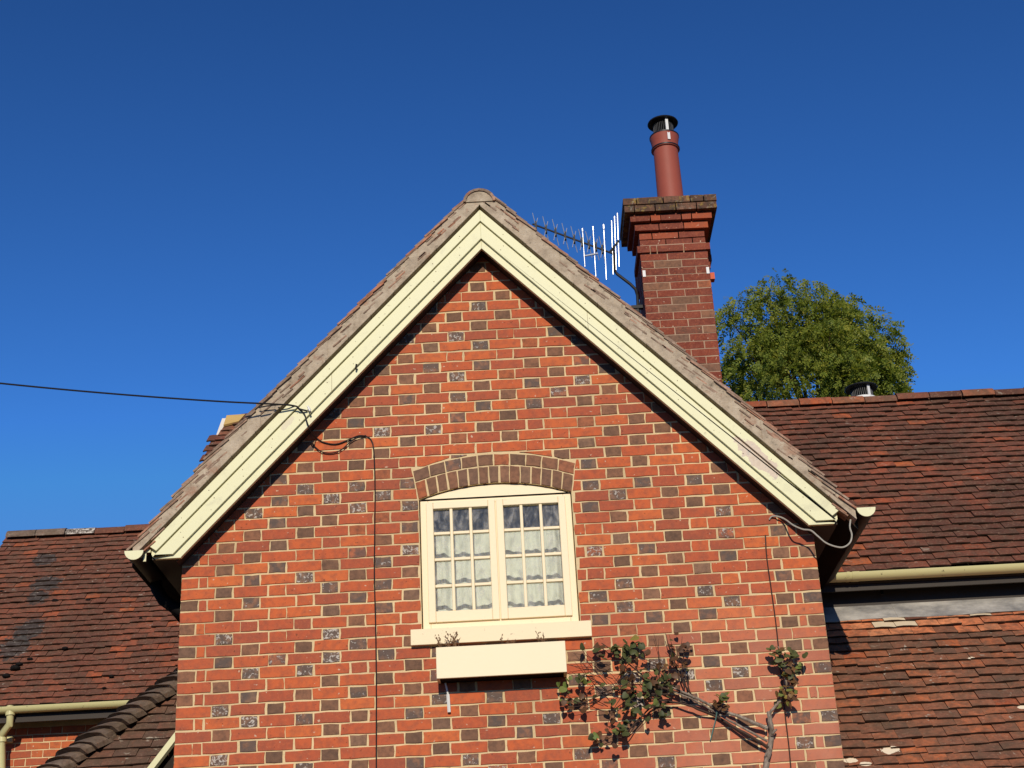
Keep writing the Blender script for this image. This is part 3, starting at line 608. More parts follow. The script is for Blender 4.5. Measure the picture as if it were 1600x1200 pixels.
# chimney ---------------------------------------------------------------
CY = 2.75; CX0, CX1 = 3.397, 4.002; CTOP = 8.700
core = MB(); core.box(CX0 + 0.004, CX1 - 0.004, CY - 0.0015, CY + 0.40, 5.4, 8.27); core.box(CX0 + 0.02, CX1 - 0.02, CY + 0.402, CY + 0.85, 5.4, 8.05)
cho = obj('chimney', core, M_CMORT, house)
ln = {'s': 0.225, 'h': 0.1125, 'c': 0.0575}
def chim_course(x0, x1, y0, y1, zt, seq, mats, h=0.065):
    tot = sum(ln[k] for k in seq); f = (x1 - x0 + 0.009) / tot; x = x0
    for k in seq:
        l = ln[k] * f; cx = x + (l - 0.009) / 2; wd = l - 0.009
        mb = MB(); b = 0.0; hw = wd / 2; j = lambda: random.uniform(-0.002, 0.002)
        vv = [(-hw + j(), y0 - CY + j(), -h / 2 + j()), (hw + j(), y0 - CY + j(), -h / 2 + j()), (hw + j(), y1 - CY, -h / 2), (-hw + j(), y1 - CY, -h / 2), (-hw + j(), y0 - CY + j(), h / 2 + j()), (hw + j(), y0 - CY + j(), h / 2 + j()), (hw, y1 - CY, h / 2), (-hw, y1 - CY, h / 2)]
        mb.add(vv, [(0, 3, 2, 1), (4, 5, 6, 7), (0, 1, 5, 4), (1, 2, 6, 5), (2, 3, 7, 6), (3, 0, 4, 7)])
        me = mb.mesh('brick'); me.materials.append(random.choices(mats[0], mats[1])[0])
        o = inst('brick', me, Matrix.Translation((cx, CY, zt - h / 2)), cho); x += l
MC = ([M_CHIM, M_CHIMR, M_DARK], [0.86, 0.05, 0.09]); MR = ([M_CHIM, M_CHIMR, M_DARK], [0.35, 0.5, 0.15]); MT = ([M_CAP], [1.0])
# (projection beyond the stack, recipe) from the top down
spec = [(0.122, 'hsshh'), (0.116, 'hssss'), (0.068, 'shshs'), (0.030, 'sss'), (-0.006, 'hss'), (-0.006, 'ssh'), (0.026, 'hcss')]
z = CTOP
for i, (o_, seq) in enumerate(spec):
    h = 0.065
    mt = MT if i < 2 else MR if i < 5 else MC
    chim_course(CX0 - o_, CX1 + o_, CY - o_, CY + 0.42 + o_, z, seq, mt)
    if i < 6:
        mo = 0.0
        mj = MB(); oo = min(o_, spec[i + 1][0]) - 0.022; mj.box(CX0 - oo, CX1 + oo, CY - oo, CY + 0.42 + oo, z - 0.075, z - 0.065); obj('mortar_joint', mj, M_CMORT, cho)
    z -= 0.075
row = 0
while z > 6.3:
    seq = 'ssh' if row % 2 == 0 else 'hss'
    chim_course(CX0 - 0.002, CX1 + 0.002, CY - 0.0045, CY + 0.40, z, seq, MC); z -= 0.0747; row += 1
z = 8.45
for o_ in (0.05, 0.05, 0.03, 0.0):
    chim_course(CX0 + 0.02, CX1 + 0.05 + o_, CY + 0.43, CY + 0.86 + o_, z, 'ssss', MC); z -= 0.075
fl = MB(); fl.box(CX0 - 0.09, CX1 + 0.09, CY - 0.085, CY + 0.5, CTOP + 0.001, CTOP + 0.022); obj('flaunching', fl, M_BONNET, cho, bevel=0.01)
for xx in (CX0 + 0.004, CX1 - 0.028):
    b_ = MB(); b_.box(xx, xx + 0.026, CY - 0.012, CY + 0.02, 7.945, 8.01); obj('corner_bracket', b_, M_WHITE, cho)
b_ = MB(); b_.box(CX1 + 0.012, CX1 + 0.05, CY + 0.05, CY + 0.12, 7.92, 7.985); obj('orange_clip', b_, M_ORANGE, cho)
PC = (3.743, CY + 0.16)
pt = MB(); zb_ = CTOP + 0.020
prof = [(0.0, zb_), (0.123, zb_), (0.116, zb_ + 0.60), (0.117, zb_ + 0.635), (0.131, zb_ + 0.640), (0.134, zb_ + 0.660), (0.123, zb_ + 0.668), (0.127, zb_ + 0.72), (0.136, zb_ + 0.765), (0.139, zb_ + 0.790), (0.120, zb_ + 0.795), (0.105, zb_ + 0.77), (0.105, zb_ + 0.5), (0.0, zb_ + 0.5)]
pt.lathe(prof, PC, 32); obj('chimney_pot', pt, M_POT, cho, smooth=True)
def cowl(parent, c, z0, s=1.0, h=0.115, strap_ang=-1.35):
    mb = MB(); R_ = 0.150 * s; zt_ = z0 + h
    mb.lathe([(0, zt_ - 0.004), (R_ * 0.97, zt_ - 0.012), (R_, zt_ - 0.006), (R_ * 0.97, zt_ + 0.004), (R_ * 0.5, zt_ + 0.016), (0, zt_ + 0.02)], c, 32)
    mb.lathe([(0.09 * s, z0), (0.102 * s, z0), (0.102 * s, z0 + 0.012), (0.09 * s, z0 + 0.012)], c, 28)
    for k in range(34):
        a = 2 * PI * k / 34; x, y = c[0] + 0.096 * s * math.cos(a), c[1] + 0.096 * s * math.sin(a); mb.tube([(x, y, z0 + 0.005), (x, y, zt_ - 0.006)], 0.0042, 5)
    obj('cowl', mb, M_COWL, parent, smooth=True)
    sb = MB(); a = strap_ang; dx, dy = math.cos(a), math.sin(a); tx, ty = -dy, dx; r0 = 0.125 * s
    for zz0, zz1, rr in ((z0 - 0.105, z0 - 0.01, 0.138), (z0 - 0.01, zt_ - 0.006, 0.118)):
        q = [(c[0] + dx * rr * s + tx * 0.013 * k, c[1] + dy * rr * s + ty * 0.013 * k) for k in (-1, 1)]; e = [(x - dx * 0.008, y - dy * 0.008) for x, y in q]
        sb.add([(*q[0], zz0), (*q[1], zz0), (*e[1], zz0), (*e[0], zz0), (*q[0], zz1), (*q[1], zz1), (*e[1], zz1), (*e[0], zz1)], [(0, 3, 2, 1), (4, 5, 6, 7), (0, 1, 5, 4), (1, 2, 6, 5), (2, 3, 7, 6), (3, 0, 4, 7)])
    obj('cowl_strap', sb, M_STEEL, parent)
cowl(cho, PC, zb_ + 0.795, 0.98, 0.155)
for r_, z_ in ((0.1405, zb_ + 0.787), (0.1355, zb_ + 0.652)):
    rg = MB(); rg.lathe([(r_ - 0.012, z_ - 0.006), (r_, z_ - 0.006), (r_, z_ + 0.006), (r_ - 0.012, z_ + 0.0065)], PC, 32); obj('pot_band', rg, M_COWL, cho, smooth=True)

# ------------------------------------------------------------------ plain clay tiles
def tile_mesh_data(width, length=0.165, th=0.0125):
    mb = MB(); nx = 3; vv = []; cam_ = random.uniform(0.001, 0.005); tw = random.uniform(-0.003, 0.003)
    j = [random.uniform(-0.003, 0.003) for _ in range(nx + 1)]
    for iy in (0, 1):
        for top_ in (1, 0):
            for ix in range(nx + 1):
                u = ix / nx * 2 - 1
                y = (j[ix] * (1 if ix in (0, nx) else 0.6)) if iy == 0 else length
                zz = (0.0265 if iy == 0 else 0.0) + (0.0 if top_ else -th) - cam_ * u * u + tw * u * (1 if iy == 0 else 0.2)
                vv.append((u * width / 2, y, zz))
    N = nx + 1; ff = []
    for ix in range(nx):
        ff += [(ix, ix + 1, 2 * N + ix + 1, 2 * N + ix), (N + ix + 1, N + ix, 3 * N + ix, 3 * N + ix + 1), (ix + 1, ix, N + ix, N + ix + 1), (2 * N + ix, 2 * N + ix + 1, 3 * N + ix + 1, 3 * N + ix)]
    ff += [(0, 2 * N, 3 * N, N), (nx, N + nx, 3 * N + nx, 2 * N + nx)]
    return vv, ff
TILE_MESH = {}
def TAIL(q): return q < 12 and q % 4 == 2          # the front (lower) edge of a tile, painted dark for grime and course shadow
def tiled_slope(parent, p0, pitch, rows, gauge, width, xr, mat_of, limit, hidden=None, sag=0.012, seed=1):
    """p0: a point of the eaves edge; rows run up +y. xr(row) -> (x0, x1). mat_of(x, row, rows) -> material"""
    rnd = random.Random(seed); st = random.getstate(); random.seed(seed)
    vdir = Vector((0, math.cos(pitch), math.sin(pitch))); ndir = Vector((0, -math.sin(pitch), math.cos(pitch))); P0 = Vector(p0)
    base = Matrix(((1, 0, 0), (0, vdir.y, ndir.y), (0, vdir.z, ndir.z))).to_4x4(); its = []
    ph = random.uniform(0, 6)
    for r in range(rows):
        a, b = xr(r); off = (0.5 if r % 2 else 0.0) * width + random.uniform(-0.02, 0.02); x = math.floor((a - off) / width) * width + off; wob = random.uniform(-0.006, 0.006)
        while x < b:
            x0, x1 = max(x, a), min(x + width, b); x += width
            if x1 - x0 < 0.03: continue
            cx = (x0 + x1) / 2
            v = r * gauge + wob + 0.008 * math.sin(cx * 2.3 + r * 0.35 + ph) + 0.004 * math.sin(cx * 6.1 + r * 1.9) + random.uniform(-0.008, 0.008) - (0.02 if random.random() < 0.012 else 0)
            n = sag * math.sin(cx * 0.9 + ph) * math.sin(r * 0.16 + ph) + random.uniform(-0.004, 0.005)
            pos = P0 + Vector((cx - P0.x, 0, 0)) + vdir * v + ndir * n
            mw = Matrix.Translation(pos) @ base @ Matrix.Rotation(rad(random.uniform(-0.9, 0.9)), 4, 'Z') @ Matrix.Rotation(rad(random.uniform(-0.8, 0.8)), 4, 'Y') @ Matrix.Diagonal(((x1 - x0 - 0.0025) / width, 1, 1, 1))
            px, py, d = proj(pos + vdir * gauge / 2); vis = -12 < px < 1612 and -12 < py < 1212 and not in_poly(px, py, GABLE_OUTLINE) and not (hidden and hidden(px, py))
            its.append((((x1 - x0) / d / d) if vis else -1, mw, mat_of(cx, r, rows)))
    its.sort(key=lambda q: -q[0]); rest = MB(); idx = []; mats = [M_TILE_EDGE]
    for i, (sc, mw, mat) in enumerate(its):
        if i < limit and sc > 0:
            k = (round(width, 4), mat.name, random.randrange(7))
            if k not in TILE_MESH:
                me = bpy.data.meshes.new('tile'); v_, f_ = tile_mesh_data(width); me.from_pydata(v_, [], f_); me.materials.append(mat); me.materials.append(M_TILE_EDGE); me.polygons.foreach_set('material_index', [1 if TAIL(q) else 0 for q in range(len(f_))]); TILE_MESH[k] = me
            inst('tile', TILE_MESH[k], mw, parent)
        else:
            vv, ff = tile_mesh_data(width); rest.add([mw @ Vector(q) for q in vv], ff)
            if mat not in mats: mats.append(mat)
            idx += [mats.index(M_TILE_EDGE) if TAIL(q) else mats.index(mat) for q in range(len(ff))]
    if rest.f:
        me = bpy.data.meshes.new('tile'); me.from_pydata(rest.v, [], rest.f)
        for mm in mats: me.materials.append(mm)
        me.polygons.foreach_set('material_index', idx); me.update(); o = link(bpy.data.objects.new('tile', me), parent); o['kind'] = 'stuff'
    random.setstate(st)
def ridge_row(parent, x0, x1, y, z, r, n, mats, length=0.3, smooth=True, drop=0.0):
    L = (x1 - x0) / n
    for i in range(n):
        mb = MB(); rr = r + random.uniform(-0.008, 0.008); xa, xb = x0 + i * L + 0.004, x0 + (i + 1) * L - 0.004; zz = z + drop * i + random.uniform(-0.008, 0.008); k = 8; vv = []
        for xx in (xa, xb):
            for q in (rr, rr - 0.015):
                for a in range(k + 1): vv.append((xx, y + q * math.cos(PI * a / k), zz + q * 0.9 * math.sin(PI * a / k)))
        N = k + 1; ff = []
        for a in range(k): ff += [(a, a + 1, 2 * N + a + 1, 2 * N + a), (N + a + 1, N + a, 3 * N + a, 3 * N + a + 1), (a + 1, a, N + a, N + a + 1), (2 * N + a, 2 * N + a + 1, 3 * N + a + 1, 3 * N + a)]
        ff += [(0, 2 * N, 3 * N, N), (k, N + k, 3 * N + k, 2 * N + k)]
        mb.add(vv, ff); obj('ridge_tile', mb, mats[i] if len(mats) == n else random.choice(mats), parent)

# ------------------------------------------------------------------ main range, right of the gable
EY, EZ, PT = 1.278, 4.685, rad(48)
rng = thing('adjoining_range', 'long dark red tiled roof with cream gutter to the right of the brick gable', 'house', (6.5, 4, 0))
RL = 2.86
rb_ = MB(); ry = EY + RL * math.cos(PT); rz = EZ + RL * math.sin(PT)
rb_.add([(4.07, EY, EZ - 0.06), (9.6, EY, EZ - 0.06), (9.6, ry, rz - 0.06), (4.07, ry, rz - 0.06), (9.6, 2 * ry - EY, EZ), (4.07, 2 * ry - EY, EZ)], [(0, 1, 2, 3), (3, 2, 4, 5)])
rro = obj('roof', rb_, M_INNER, rng); so_ = rro.modifiers.new('thick', 'SOLIDIFY'); so_.thickness = 0.03; so_.offset = -1
def mat_r(x, r, n):
    q = random.random()
    if r < 4 and x < 4.72 and q < 0.75: return M_TILE_ORANGE
    return M_TILE_ORANGE if q < 0.018 else M_TILE_R
tiled_slope(rro, (5, EY, EZ), PT, 30, RL / 29.6, 0.155, lambda r: (4.07 if r < 12 else 3.8, 9.6), mat_r, 300, seed=3)
ridge_row(rro, 3.85, 9.65, ry, rz - 0.035, 0.095, 20, [M_TILE_LOW, M_TILE_ORANGE, M_TILE_LOW, M_TILE_ORANGE, M_TILE_LOW, M_TILE_LOW, M_TILE_L, M_TILE_R, M_TILE_LOW, M_TILE_R, M_LICHEN] + [M_TILE_R, M_TILE_LOW, M_TILE_L] * 3, drop=-0.0005)
wl_ = MB(); wl_.box(4.07, 9.6, EY + 0.187, EY + 0.40, 0, EZ - 0.08); obj('wall', wl_, M_PLAINBRICK, rng)
sf = MB(); sf.box(4.07, 9.6, EY + 0.03, EY + 0.186, EZ - 0.075, EZ - 0.05); sf.box(4.07, 9.6, EY + 0.035, EY + 0.055, EZ - 0.125, EZ - 0.076); sf.box(4.07, 9.6, EY + 0.165, EY + 0.1865, EZ - 0.25, EZ - 0.0755); obj('fascia', sf, M_SOFFIT, rng)  # last box: dark board added on the wall for the shade under the eaves
gt = MB(); gt.gutter((4.15, EY - 0.015, EZ - 0.015), 'x', 5.4, 0.055); ggo = obj('gutter', gt, M_GUTC, rng, smooth=True)
for xx in (4.50, 4.54, 6.6):
    gc = MB(); gc.gutter((xx, EY - 0.015, EZ - 0.013), 'x', 0.022 if xx != 4.54 else 0.05, 0.059); obj('gutter_joint', gc, M_GUTC, ggo, smooth=True)
ob = MB(); q = on_y(1377, 925, EY + 0.14); ob.tube([q + Vector((0.012, 0.02, 0.035)), q + Vector((0.0, -0.02, 0.0)), q + Vector((-0.004, -0.03, -0.03))], 0.012, 8); obj('overflow_pipe', ob, M_BLACK, rng, smooth=True)
# flue terminal on the far slope
FX = on_y(1345, 605, ry + 0.33).x; fz = on_y(1345, 617, ry + 0.33).z - 0.05
fl_ = thing('flue_terminal', 'round black cowl of a flue behind the right-hand ridge', 'flue', (FX, ry + 0.33, rz - 0.3))
fb = MB(); fb.lathe([(0.0, fz - 0.5), (0.14, fz - 0.5), (0.14, fz - 0.02), (0.125, fz), (0.0, fz + 0.001)], (FX, ry + 0.33), 24); obj('flue_pipe', fb, M_WHITE, fl_, smooth=True)
cowl(fl_, (FX, ry + 0.33), fz, 1.0, 0.115, -1.2)

# ------------------------------------------------------------------ lean-to below it
lt = thing('lean_to', 'lower weathered tile lean-to roof under grey lead flashing, right of the gable', 'lean to', (6.5, 1.2, 0))
LY, LZ, LP = 1.371, 4.363, rad(47); nr = 24; lg = 1.713 / 19.6
le = Vector((5, LY - nr * lg * math.cos(LP), LZ - nr * lg * math.sin(LP)))
lb_ = MB(); lb_.add([(4.06, le.y, le.z - 0.06), (9.6, le.y, le.z - 0.06), (9.6, LY + 0.09, LZ + 0.09 * math.tan(LP) - 0.06), (4.06, LY + 0.09, LZ + 0.09 * math.tan(LP) - 0.06)], [(0, 1, 2, 3)])
lro = obj('roof', lb_, M_INNER, lt); so_ = lro.modifiers.new('thick', 'SOLIDIFY'); so_.thickness = 0.03; so_.offset = -1
def mat_l(x, r, n):
    q = random.random(); k = n - 1 - r
    if k == 0: return random.choice([M_TILE_PALE, M_TILE_R, M_TILE_FRESH, M_TILE_FRESH])
    if k == 1: return M_TILE_PALE if 4.62 < x < 4.95 or (x > 5.5 and q < 0.4) else M_TILE_FRESH
    if k == 2: return M_TILE_FRESH if q < 0.62 and x < 5.8 else M_TILE_LOW
    if k == 3 and q < 0.12: return M_TILE_ORANGE
    return M_TILE_ORANGE if q < 0.02 else M_TILE_LOW
tiled_slope(lro, le, LP, nr, lg, 0.155, lambda r: (4.06, 9.6), mat_l, 300, seed=5)
ld_ = MB()
WYL = EY + 0.187; ft = on_y(1450, 935, WYL).z
edges = [4.06, 4.84, 6.1, 7.8, 9.6]
for i in range(4):
    a, b = edges[i], edges[i + 1] + 0.02; up = 0.003 * (i % 2)
    zr = lambda y: LZ + (y - LY) * math.tan(LP) + 0.046 + up
    n_ = 14
    for k in range(n_):
        xa, xb = a + (b - a) * k / n_, a + (b - a) * (k + 1) / n_
        w0, w1 = 0.006 * math.sin(xa * 7), 0.006 * math.sin(xb * 7)
        ld_.add([(xa, LY - 0.065 + w0, zr(LY - 0.065 + w0)), (xb, LY - 0.065 + w1, zr(LY - 0.065 + w1)), (xb, WYL - 0.008, zr(WYL - 0.008) - 0.012), (xa, WYL - 0.008, zr(WYL - 0.008) - 0.012), (xb, WYL - 0.002, ft), (xa, WYL - 0.002, ft)], [(0, 1, 2, 3), (3, 2, 4, 5)])
lfo = obj('lead_flashing', ld_, M_LEAD, lt); so_ = lfo.modifiers.new('thick', 'SOLIDIFY'); so_.thickness = 0.004
sp = MB(); sp.box(4.08, 9.6, le.y + 0.2, le.y + 0.4, 0, le.z - 0.1); obj('wall', sp, M_PLAINBRICK, lt)

# ------------------------------------------------------------------ left range, far behind
lft = thing('left_range', 'red tiled wing with mottled ridge and cream gutter, far left behind the gable', 'house', (-2.2, 7, 0))
GY, GZ, GP, GL = 5.61, 5.02, rad(48), 3.48
gb = MB(); gry = GY + GL * math.cos(GP); grz = GZ + GL * math.sin(GP); GX0 = -3.98
gb.add([(GX0, GY, GZ - 0.06), (0.5, GY, GZ - 0.06), (0.5, gry, grz - 0.06), (GX0, gry, grz - 0.06), (0.5, 2 * gry - GY, GZ), (GX0, 2 * gry - GY, GZ)], [(0, 1, 2, 3), (3, 2, 4, 5)])
gro = obj('roof', gb, M_INNER, lft); so_ = gro.modifiers.new('thick', 'SOLIDIFY'); so_.thickness = 0.03; so_.offset = -1
def mat_g(x, r, n):
    q = random.random(); return M_TILE_ORANGE if q < 0.014 else M_TILE_L
tiled_slope(gro, (-2, GY, GZ), GP, 33, GL / 32.6, 0.166, lambda r: (GX0 - 0.02 * random.random(), 0.4), mat_g, 300, seed=8)
ridge_row(gro, GX0 + 0.02, 0.3, gry, grz - 0.05, 0.115, 12, [M_BONNET, M_BONNET, M_LICHEN, M_TILE_R, M_TILE_L] + [M_TILE_L, M_TILE_R] * 3 + [M_TILE_L])
wl_ = MB(); wl_.box(GX0 + 0.1, 0.4, 5.90, 6.12, 0, GZ - 0.08); lwo = obj('wall', wl_, M_MORTAR, lft)
pieces = []
for r in range(12):
    z1 = 4.86 - r * 0.0765; x = -3.9 + (0.17 if r % 2 else 0.0); k = 0
    while x < -1.2:
        kd = 's' if k % 2 == 0 else 'h'; l = ln[kd] * 1.03; rnd_ = random.random()
        pieces.append(([(x, z1 - 0.066), (x + l - 0.008, z1 - 0.066), (x + l - 0.008, z1), (x, z1)], kd, M_REDL)); x += l; k += 1
lay_bricks(lwo, pieces, 5.90, 300, lambda px, py: px > 300)
gt = MB(); gt.gutter((GX0, 5.60, GZ - 0.012), 'x', 2.30, 0.060); ggo = obj('gutter', gt, M_GUTC, lft, smooth=True)
sf = MB(); sf.box(GX0, 0.3, 5.65, 5.899, GZ - 0.075, GZ - 0.05); sf.box(GX0, 0.3, 5.652, 5.672, GZ - 0.15, GZ - 0.076); obj('fascia', sf, M_SOFFIT, lft)
dp = MB(); Y = 5.60
dp.tube([on_y(16, 1103, Y), on_y(16, 1122, Y), on_y(15, 1132, Y + .02), on_y(4, 1146, Y + 0.1), on_y(3, 1156, Y + 0.13), on_y(3, 1230, Y + 0.13)], 0.036, 12)
dpo = obj('downpipe', dp, M_GUTC, lft, smooth=True)
for pa, pb, YY in (((16, 1108), (16, 1118), Y), ((3, 1150), (3, 1160), Y + .13)):
    k_ = MB(); k_.tube([on_y(*pa, YY), on_y(*pb, YY)], 0.047, 12); obj('pipe_collar', k_, M_GUTC, dpo, smooth=True)
k_ = MB(); q = on_y(15, 1156, 5.86); k_.box(q.x - 0.06, q.x + 0.035, q.y - 0.02, q.y + 0.03, q.z - 0.03, q.z + 0.03); obj('pipe_bracket', k_, M_GUTC, dpo, bevel=0.012)
n48 = (0, -math.sin(GP), math.cos(GP))
ms = MB()
for (px, py, s_) in ((24, 1044, 1.3), (10, 1056, 1.0), (30, 1038, 0.9), (86, 939, 0.95), (138, 938, 0.75), (102, 1013, 0.8), (47, 1030, 0.8), (174, 1057, 0.7), (3, 925, 0.9), (220, 966, 0.5), (163, 1075, 0.5)):
    c_ = on_plane(px, py, (-2, GY, GZ + 0.03), n48); bm = bmesh.new(); bmesh.ops.create_icosphere(bm, subdivisions=2, radius=1)
    vv = [(c_.x + v.co.x * 0.042 * s_ * random.uniform(0.85, 1.15), c_.y + v.co.y * 0.035 * s_, c_.z + v.co.z * 0.024 * s_ * random.uniform(0.8, 1.2)) for v in bm.verts]; ff = [[v.index for v in f.verts] for f in bm.faces]; bm.free(); ms.add(vv, ff)
obj('moss', ms, M_BLACK, lft, kind='stuff')

# ------------------------------------------------------------------ rear roof end showing over the left verge
rr_ = thing('rear_roof', 'short tiled verge with pale bare boards peeping over the left slope', 'roof', (0.2, 3.9, 5.5))
n_ = (0, -math.sin(PT), math.cos(PT)); vx0 = on_plane(332, 682, (0, EY, EZ), n_).x
RRL = 3.28
bb_ = MB(); by = EY + RRL * math.cos(PT); bz_ = EZ + RRL * math.sin(PT)
bb_.add([(vx0 + 0.02, EY + 0.9, EZ + 1.0 - 0.03), (1.6, EY + 0.9, EZ + 1.0 - 0.03), (1.6, by, bz_ - 0.03), (vx0 + 0.02, by, bz_ - 0.03), (1.6, by + 1.5, bz_ - 1.6), (vx0 + 0.02, by + 1.5, bz_ - 1.6)], [(0, 1, 2, 3), (3, 2, 4, 5)])
bbo = obj('roof_deck', bb_, M_FELT, rr_); so_ = bbo.modifiers.new('thick', 'SOLIDIFY'); so_.thickness = 0.03; so_.offset = -1
tiled_slope(bbo, (0, EY, EZ), PT, 33, 0.097, 0.155, lambda r: ((vx0 - 0.03 + 0.035 * (r % 2) + (0.0 if r < 29 else (r - 28) * 0.05), 1.5) if r >= 12 else (0, 0)), lambda x, r, n: M_TILE_R if random.random() < 0.6 else M_TILE_LOW, 60, hidden=lambda px, py: px > 440, seed=12)
bt_ = MB()
P = lambda px, py, o: on_plane(px, py, (0, EY, EZ), n_) + Vector((0, -math.sin(PT), math.cos(PT))) * o
a, b, c_, d_ = P(350, 670, 0.02), P(355, 655, 0.02), P(384, 653, 0.02), P(374, 664, 0.02); nv = Vector((0, -math.sin(PT), math.cos(PT))) * 0.02
bt_.add([a, b, c_, d_, a + nv, b + nv, c_ + nv, d_ + nv], [(0, 3, 2, 1), (4, 5, 6, 7), (0, 1, 5, 4), (1, 2, 6, 5), (2, 3, 7, 6), (3, 0, 4, 7)])
obj('bare_board', bt_, M_BATTEN, rr_)

# ------------------------------------------------------------------ porch roof, lower left
po = thing('porch_roof', 'small mossy hipped tile roof against the left foot of the gable', 'roof', (-0.5, 1.5, 3.0))
HP = rad(47); hp0 = Vector((-0.489, 2.046, 4.356)); hp1 = Vector((-1.169, 1.343, 3.602)); hd = (hp1 - hp0).normalized()
pe = hp1 + hd * 0.75; pnr = 19; pg = 0.0985
pyt = hp0.y + 0.35; yb_ = pe.y
pz = lambda y: hp0.z + (y - hp0.y) * math.tan(HP)
hx = lambda y: hp0.x + (y - hp0.y) * (hd.x / hd.y)
pb = MB(); pb.add([(hx(yb_), yb_, pz(yb_) - 0.06), (-0.01, yb_, pz(yb_) - 0.06), (-0.01, pyt, pz(pyt) - 0.06), (hx(pyt), pyt, pz(pyt) - 0.06), (hx(yb_), 4.4, pz(yb_) - 0.06), (hx(pyt), 4.4, pz(pyt) - 0.06)], [(0, 1, 2, 3), (0, 3, 5, 4)])
pro = obj('roof_deck', pb, M_INNER, po)
nrow = int((pyt - yb_) / (pg * math.cos(HP)))
def pxr(r):
    y = yb_ + r * pg * math.cos(HP); z_ = pz(y); x1 = -0.012
    if z_ < 3.86: x1 = -0.40 + (z_ - 3.557) * 0.45
    return (hx(y + 0.06) + 0.04, max(x1, -0.9))
tiled_slope(pro, (-0.5, yb_, pz(yb_)), HP, nrow, pg, 0.166, pxr, lambda x, r, n: M_TILE_LOW if random.random() < 0.12 else M_TILE_P, 300, seed=15)
side_axis = Vector((0, 0, 1)).cross(hd).normalized(); nrm = hd.cross(side_axis).normalized()
if nrm.z < 0: nrm = -nrm
bonnets = []
for i in range(19):
    c0 = hp0 - hd * 0.42 + hd * (i * 0.098); mb = MB(); k = 8; vv = []; N = k + 1
    for e, (rr, ll) in enumerate(((0.175, 0.0), (0.105, -0.20))):
        for a in range(k + 1):
            an = PI * (0.04 + 0.92 * a / k); vv.append(side_axis * rr * math.cos(an) * 1.05 + nrm * (rr * math.sin(an) * 0.46 + (0.026 if e == 0 else -0.012) - 0.045) + hd * (ll + random.uniform(-0.004, 0.004) + 0.045 * math.sin(PI * a / k) * (1 - e)))
        for a in (k, 0): vv.append(vv[e * (N + 2) + a] - nrm * 0.035)
    M_ = N + 2; ff = [(a, a + 1, M_ + a + 1, M_ + a) for a in range(k)] + [tuple(range(M_)), tuple(range(2 * M_ - 1, M_ - 1, -1)), (k, k + 1, M_ + k + 1, M_ + k), (k + 2, 0, M_, M_ + k + 2)]
    mb.add(vv, ff); me = mb.mesh('bonnet_tile'); me.materials.append(M_BONNET); inst('bonnet_tile', me, Matrix.Translation(c0 + side_axis * random.uniform(-0.015, 0.015) + nrm * random.uniform(-0.006, 0.008)) @ Matrix.Rotation(rad(random.uniform(-5, 5)), 4, nrm), pro)
bd = MB(); a = Vector((-0.50, 1.17, pz(1.17) + 0.03)); b = Vector((-0.295, 1.64, pz(1.64) + 0.03)); wv = Vector((0.05, 0, 0.0)); nv = Vector((0, -math.sin(HP), math.cos(HP))) * 0.03
bd.add([a, a + wv, b + wv, b, a + nv, a + wv + nv, b + wv + nv, b + nv], [(0, 3, 2, 1), (4, 5, 6, 7), (0, 1, 5, 4), (1, 2, 6, 5), (2, 3, 7, 6), (3, 0, 4, 7)]); obj('verge_board', bd, M_BARGE, po)
pw = MB(); pw.box(-1.5, -0.05, 1.25, 1.4, 0, pz(1.3) - 0.2); obj('wall', pw, M_PLAINBRICK, po)

# ------------------------------------------------------------------ curtains
def curtain(x0, x1, label, ph):
    mb = MB(); nx, nz = 90, 24; z1, z0 = 4.795, 4.09; vv = []; ff = []
    for j in range(nz + 1):
        for i in range(nx + 1):
            u = i / nx; x = x0 + (x1 - x0) * u; fz_ = j / nz
            am = 0.013 + 0.008 * math.sin(5.1 * u + ph); y = 0.225 + (am * 0.9 + 0.002) * math.sin(2 * PI * u * 3.2 + ph + 1.1 * math.sin(4.3 * u + ph)) * (0.7 + 0.35 * (1 - fz_)) + 0.0055 * math.sin(2 * PI * u * 7.3 + 2 * ph) + 0.003 * math.sin(41 * u + 2 * fz_)
            zz = z0 + (z1 - z0) * fz_
            if j == nz: zz += 0.012 * abs(math.sin(2 * PI * u * 3.75 + ph))
            vv.append((x, y, zz))
    for j in range(nz):
        for i in range(nx): a = j * (nx + 1) + i; ff.append((a, a + 1, a + nx + 2, a + nx + 1))
    mb.add(vv, ff); o = obj('curtain', mb, M_CURT, smooth=False); o.data.polygons.foreach_set('use_smooth', [True] * len(o.data.polygons))
    tag(o, label, 'curtain', 'cafe curtains in the cottage window')
curtain(1.575, 2.018, 'pleated pale cafe curtain behind the left casement', 0.4)
curtain(2.030, 2.475, 'pleated pale cafe curtain behind the right casement', 2.1)

# ------------------------------------------------------------------ window box with dead plants
wb = thing('window_box', 'empty looking cream window box hung below the window sill', 'window box', (2.018, -0.07, 3.77))
b_ = MB(); BX0, BX1, BZ0, BZ1, BY0, BY1 = 1.620, 2.416, 3.740, 3.934, -0.15, -0.0085
b_.box(BX0, BX1, BY0, BY0 + 0.018, BZ0, BZ1); obj('front_panel', b_, M_BOX, wb, bevel=0.003)
b_ = MB(); b_.box(BX0, BX0 + 0.018, BY0 + 0.0185, BY1, BZ0, BZ1); obj('side_panel', b_, M_BOX, wb); b_ = MB(); b_.box(BX1 - 0.018, BX1, BY0 + 0.0185, BY1, BZ0, BZ1); obj('side_panel', b_, M_BOX, wb)
b_ = MB(); b_.box(BX0 + 0.0185, BX1 - 0.0185, BY0 + 0.0185, BY1, BZ0 + 0.002, BZ0 + 0.02); obj('base', b_, M_BLACK, wb)
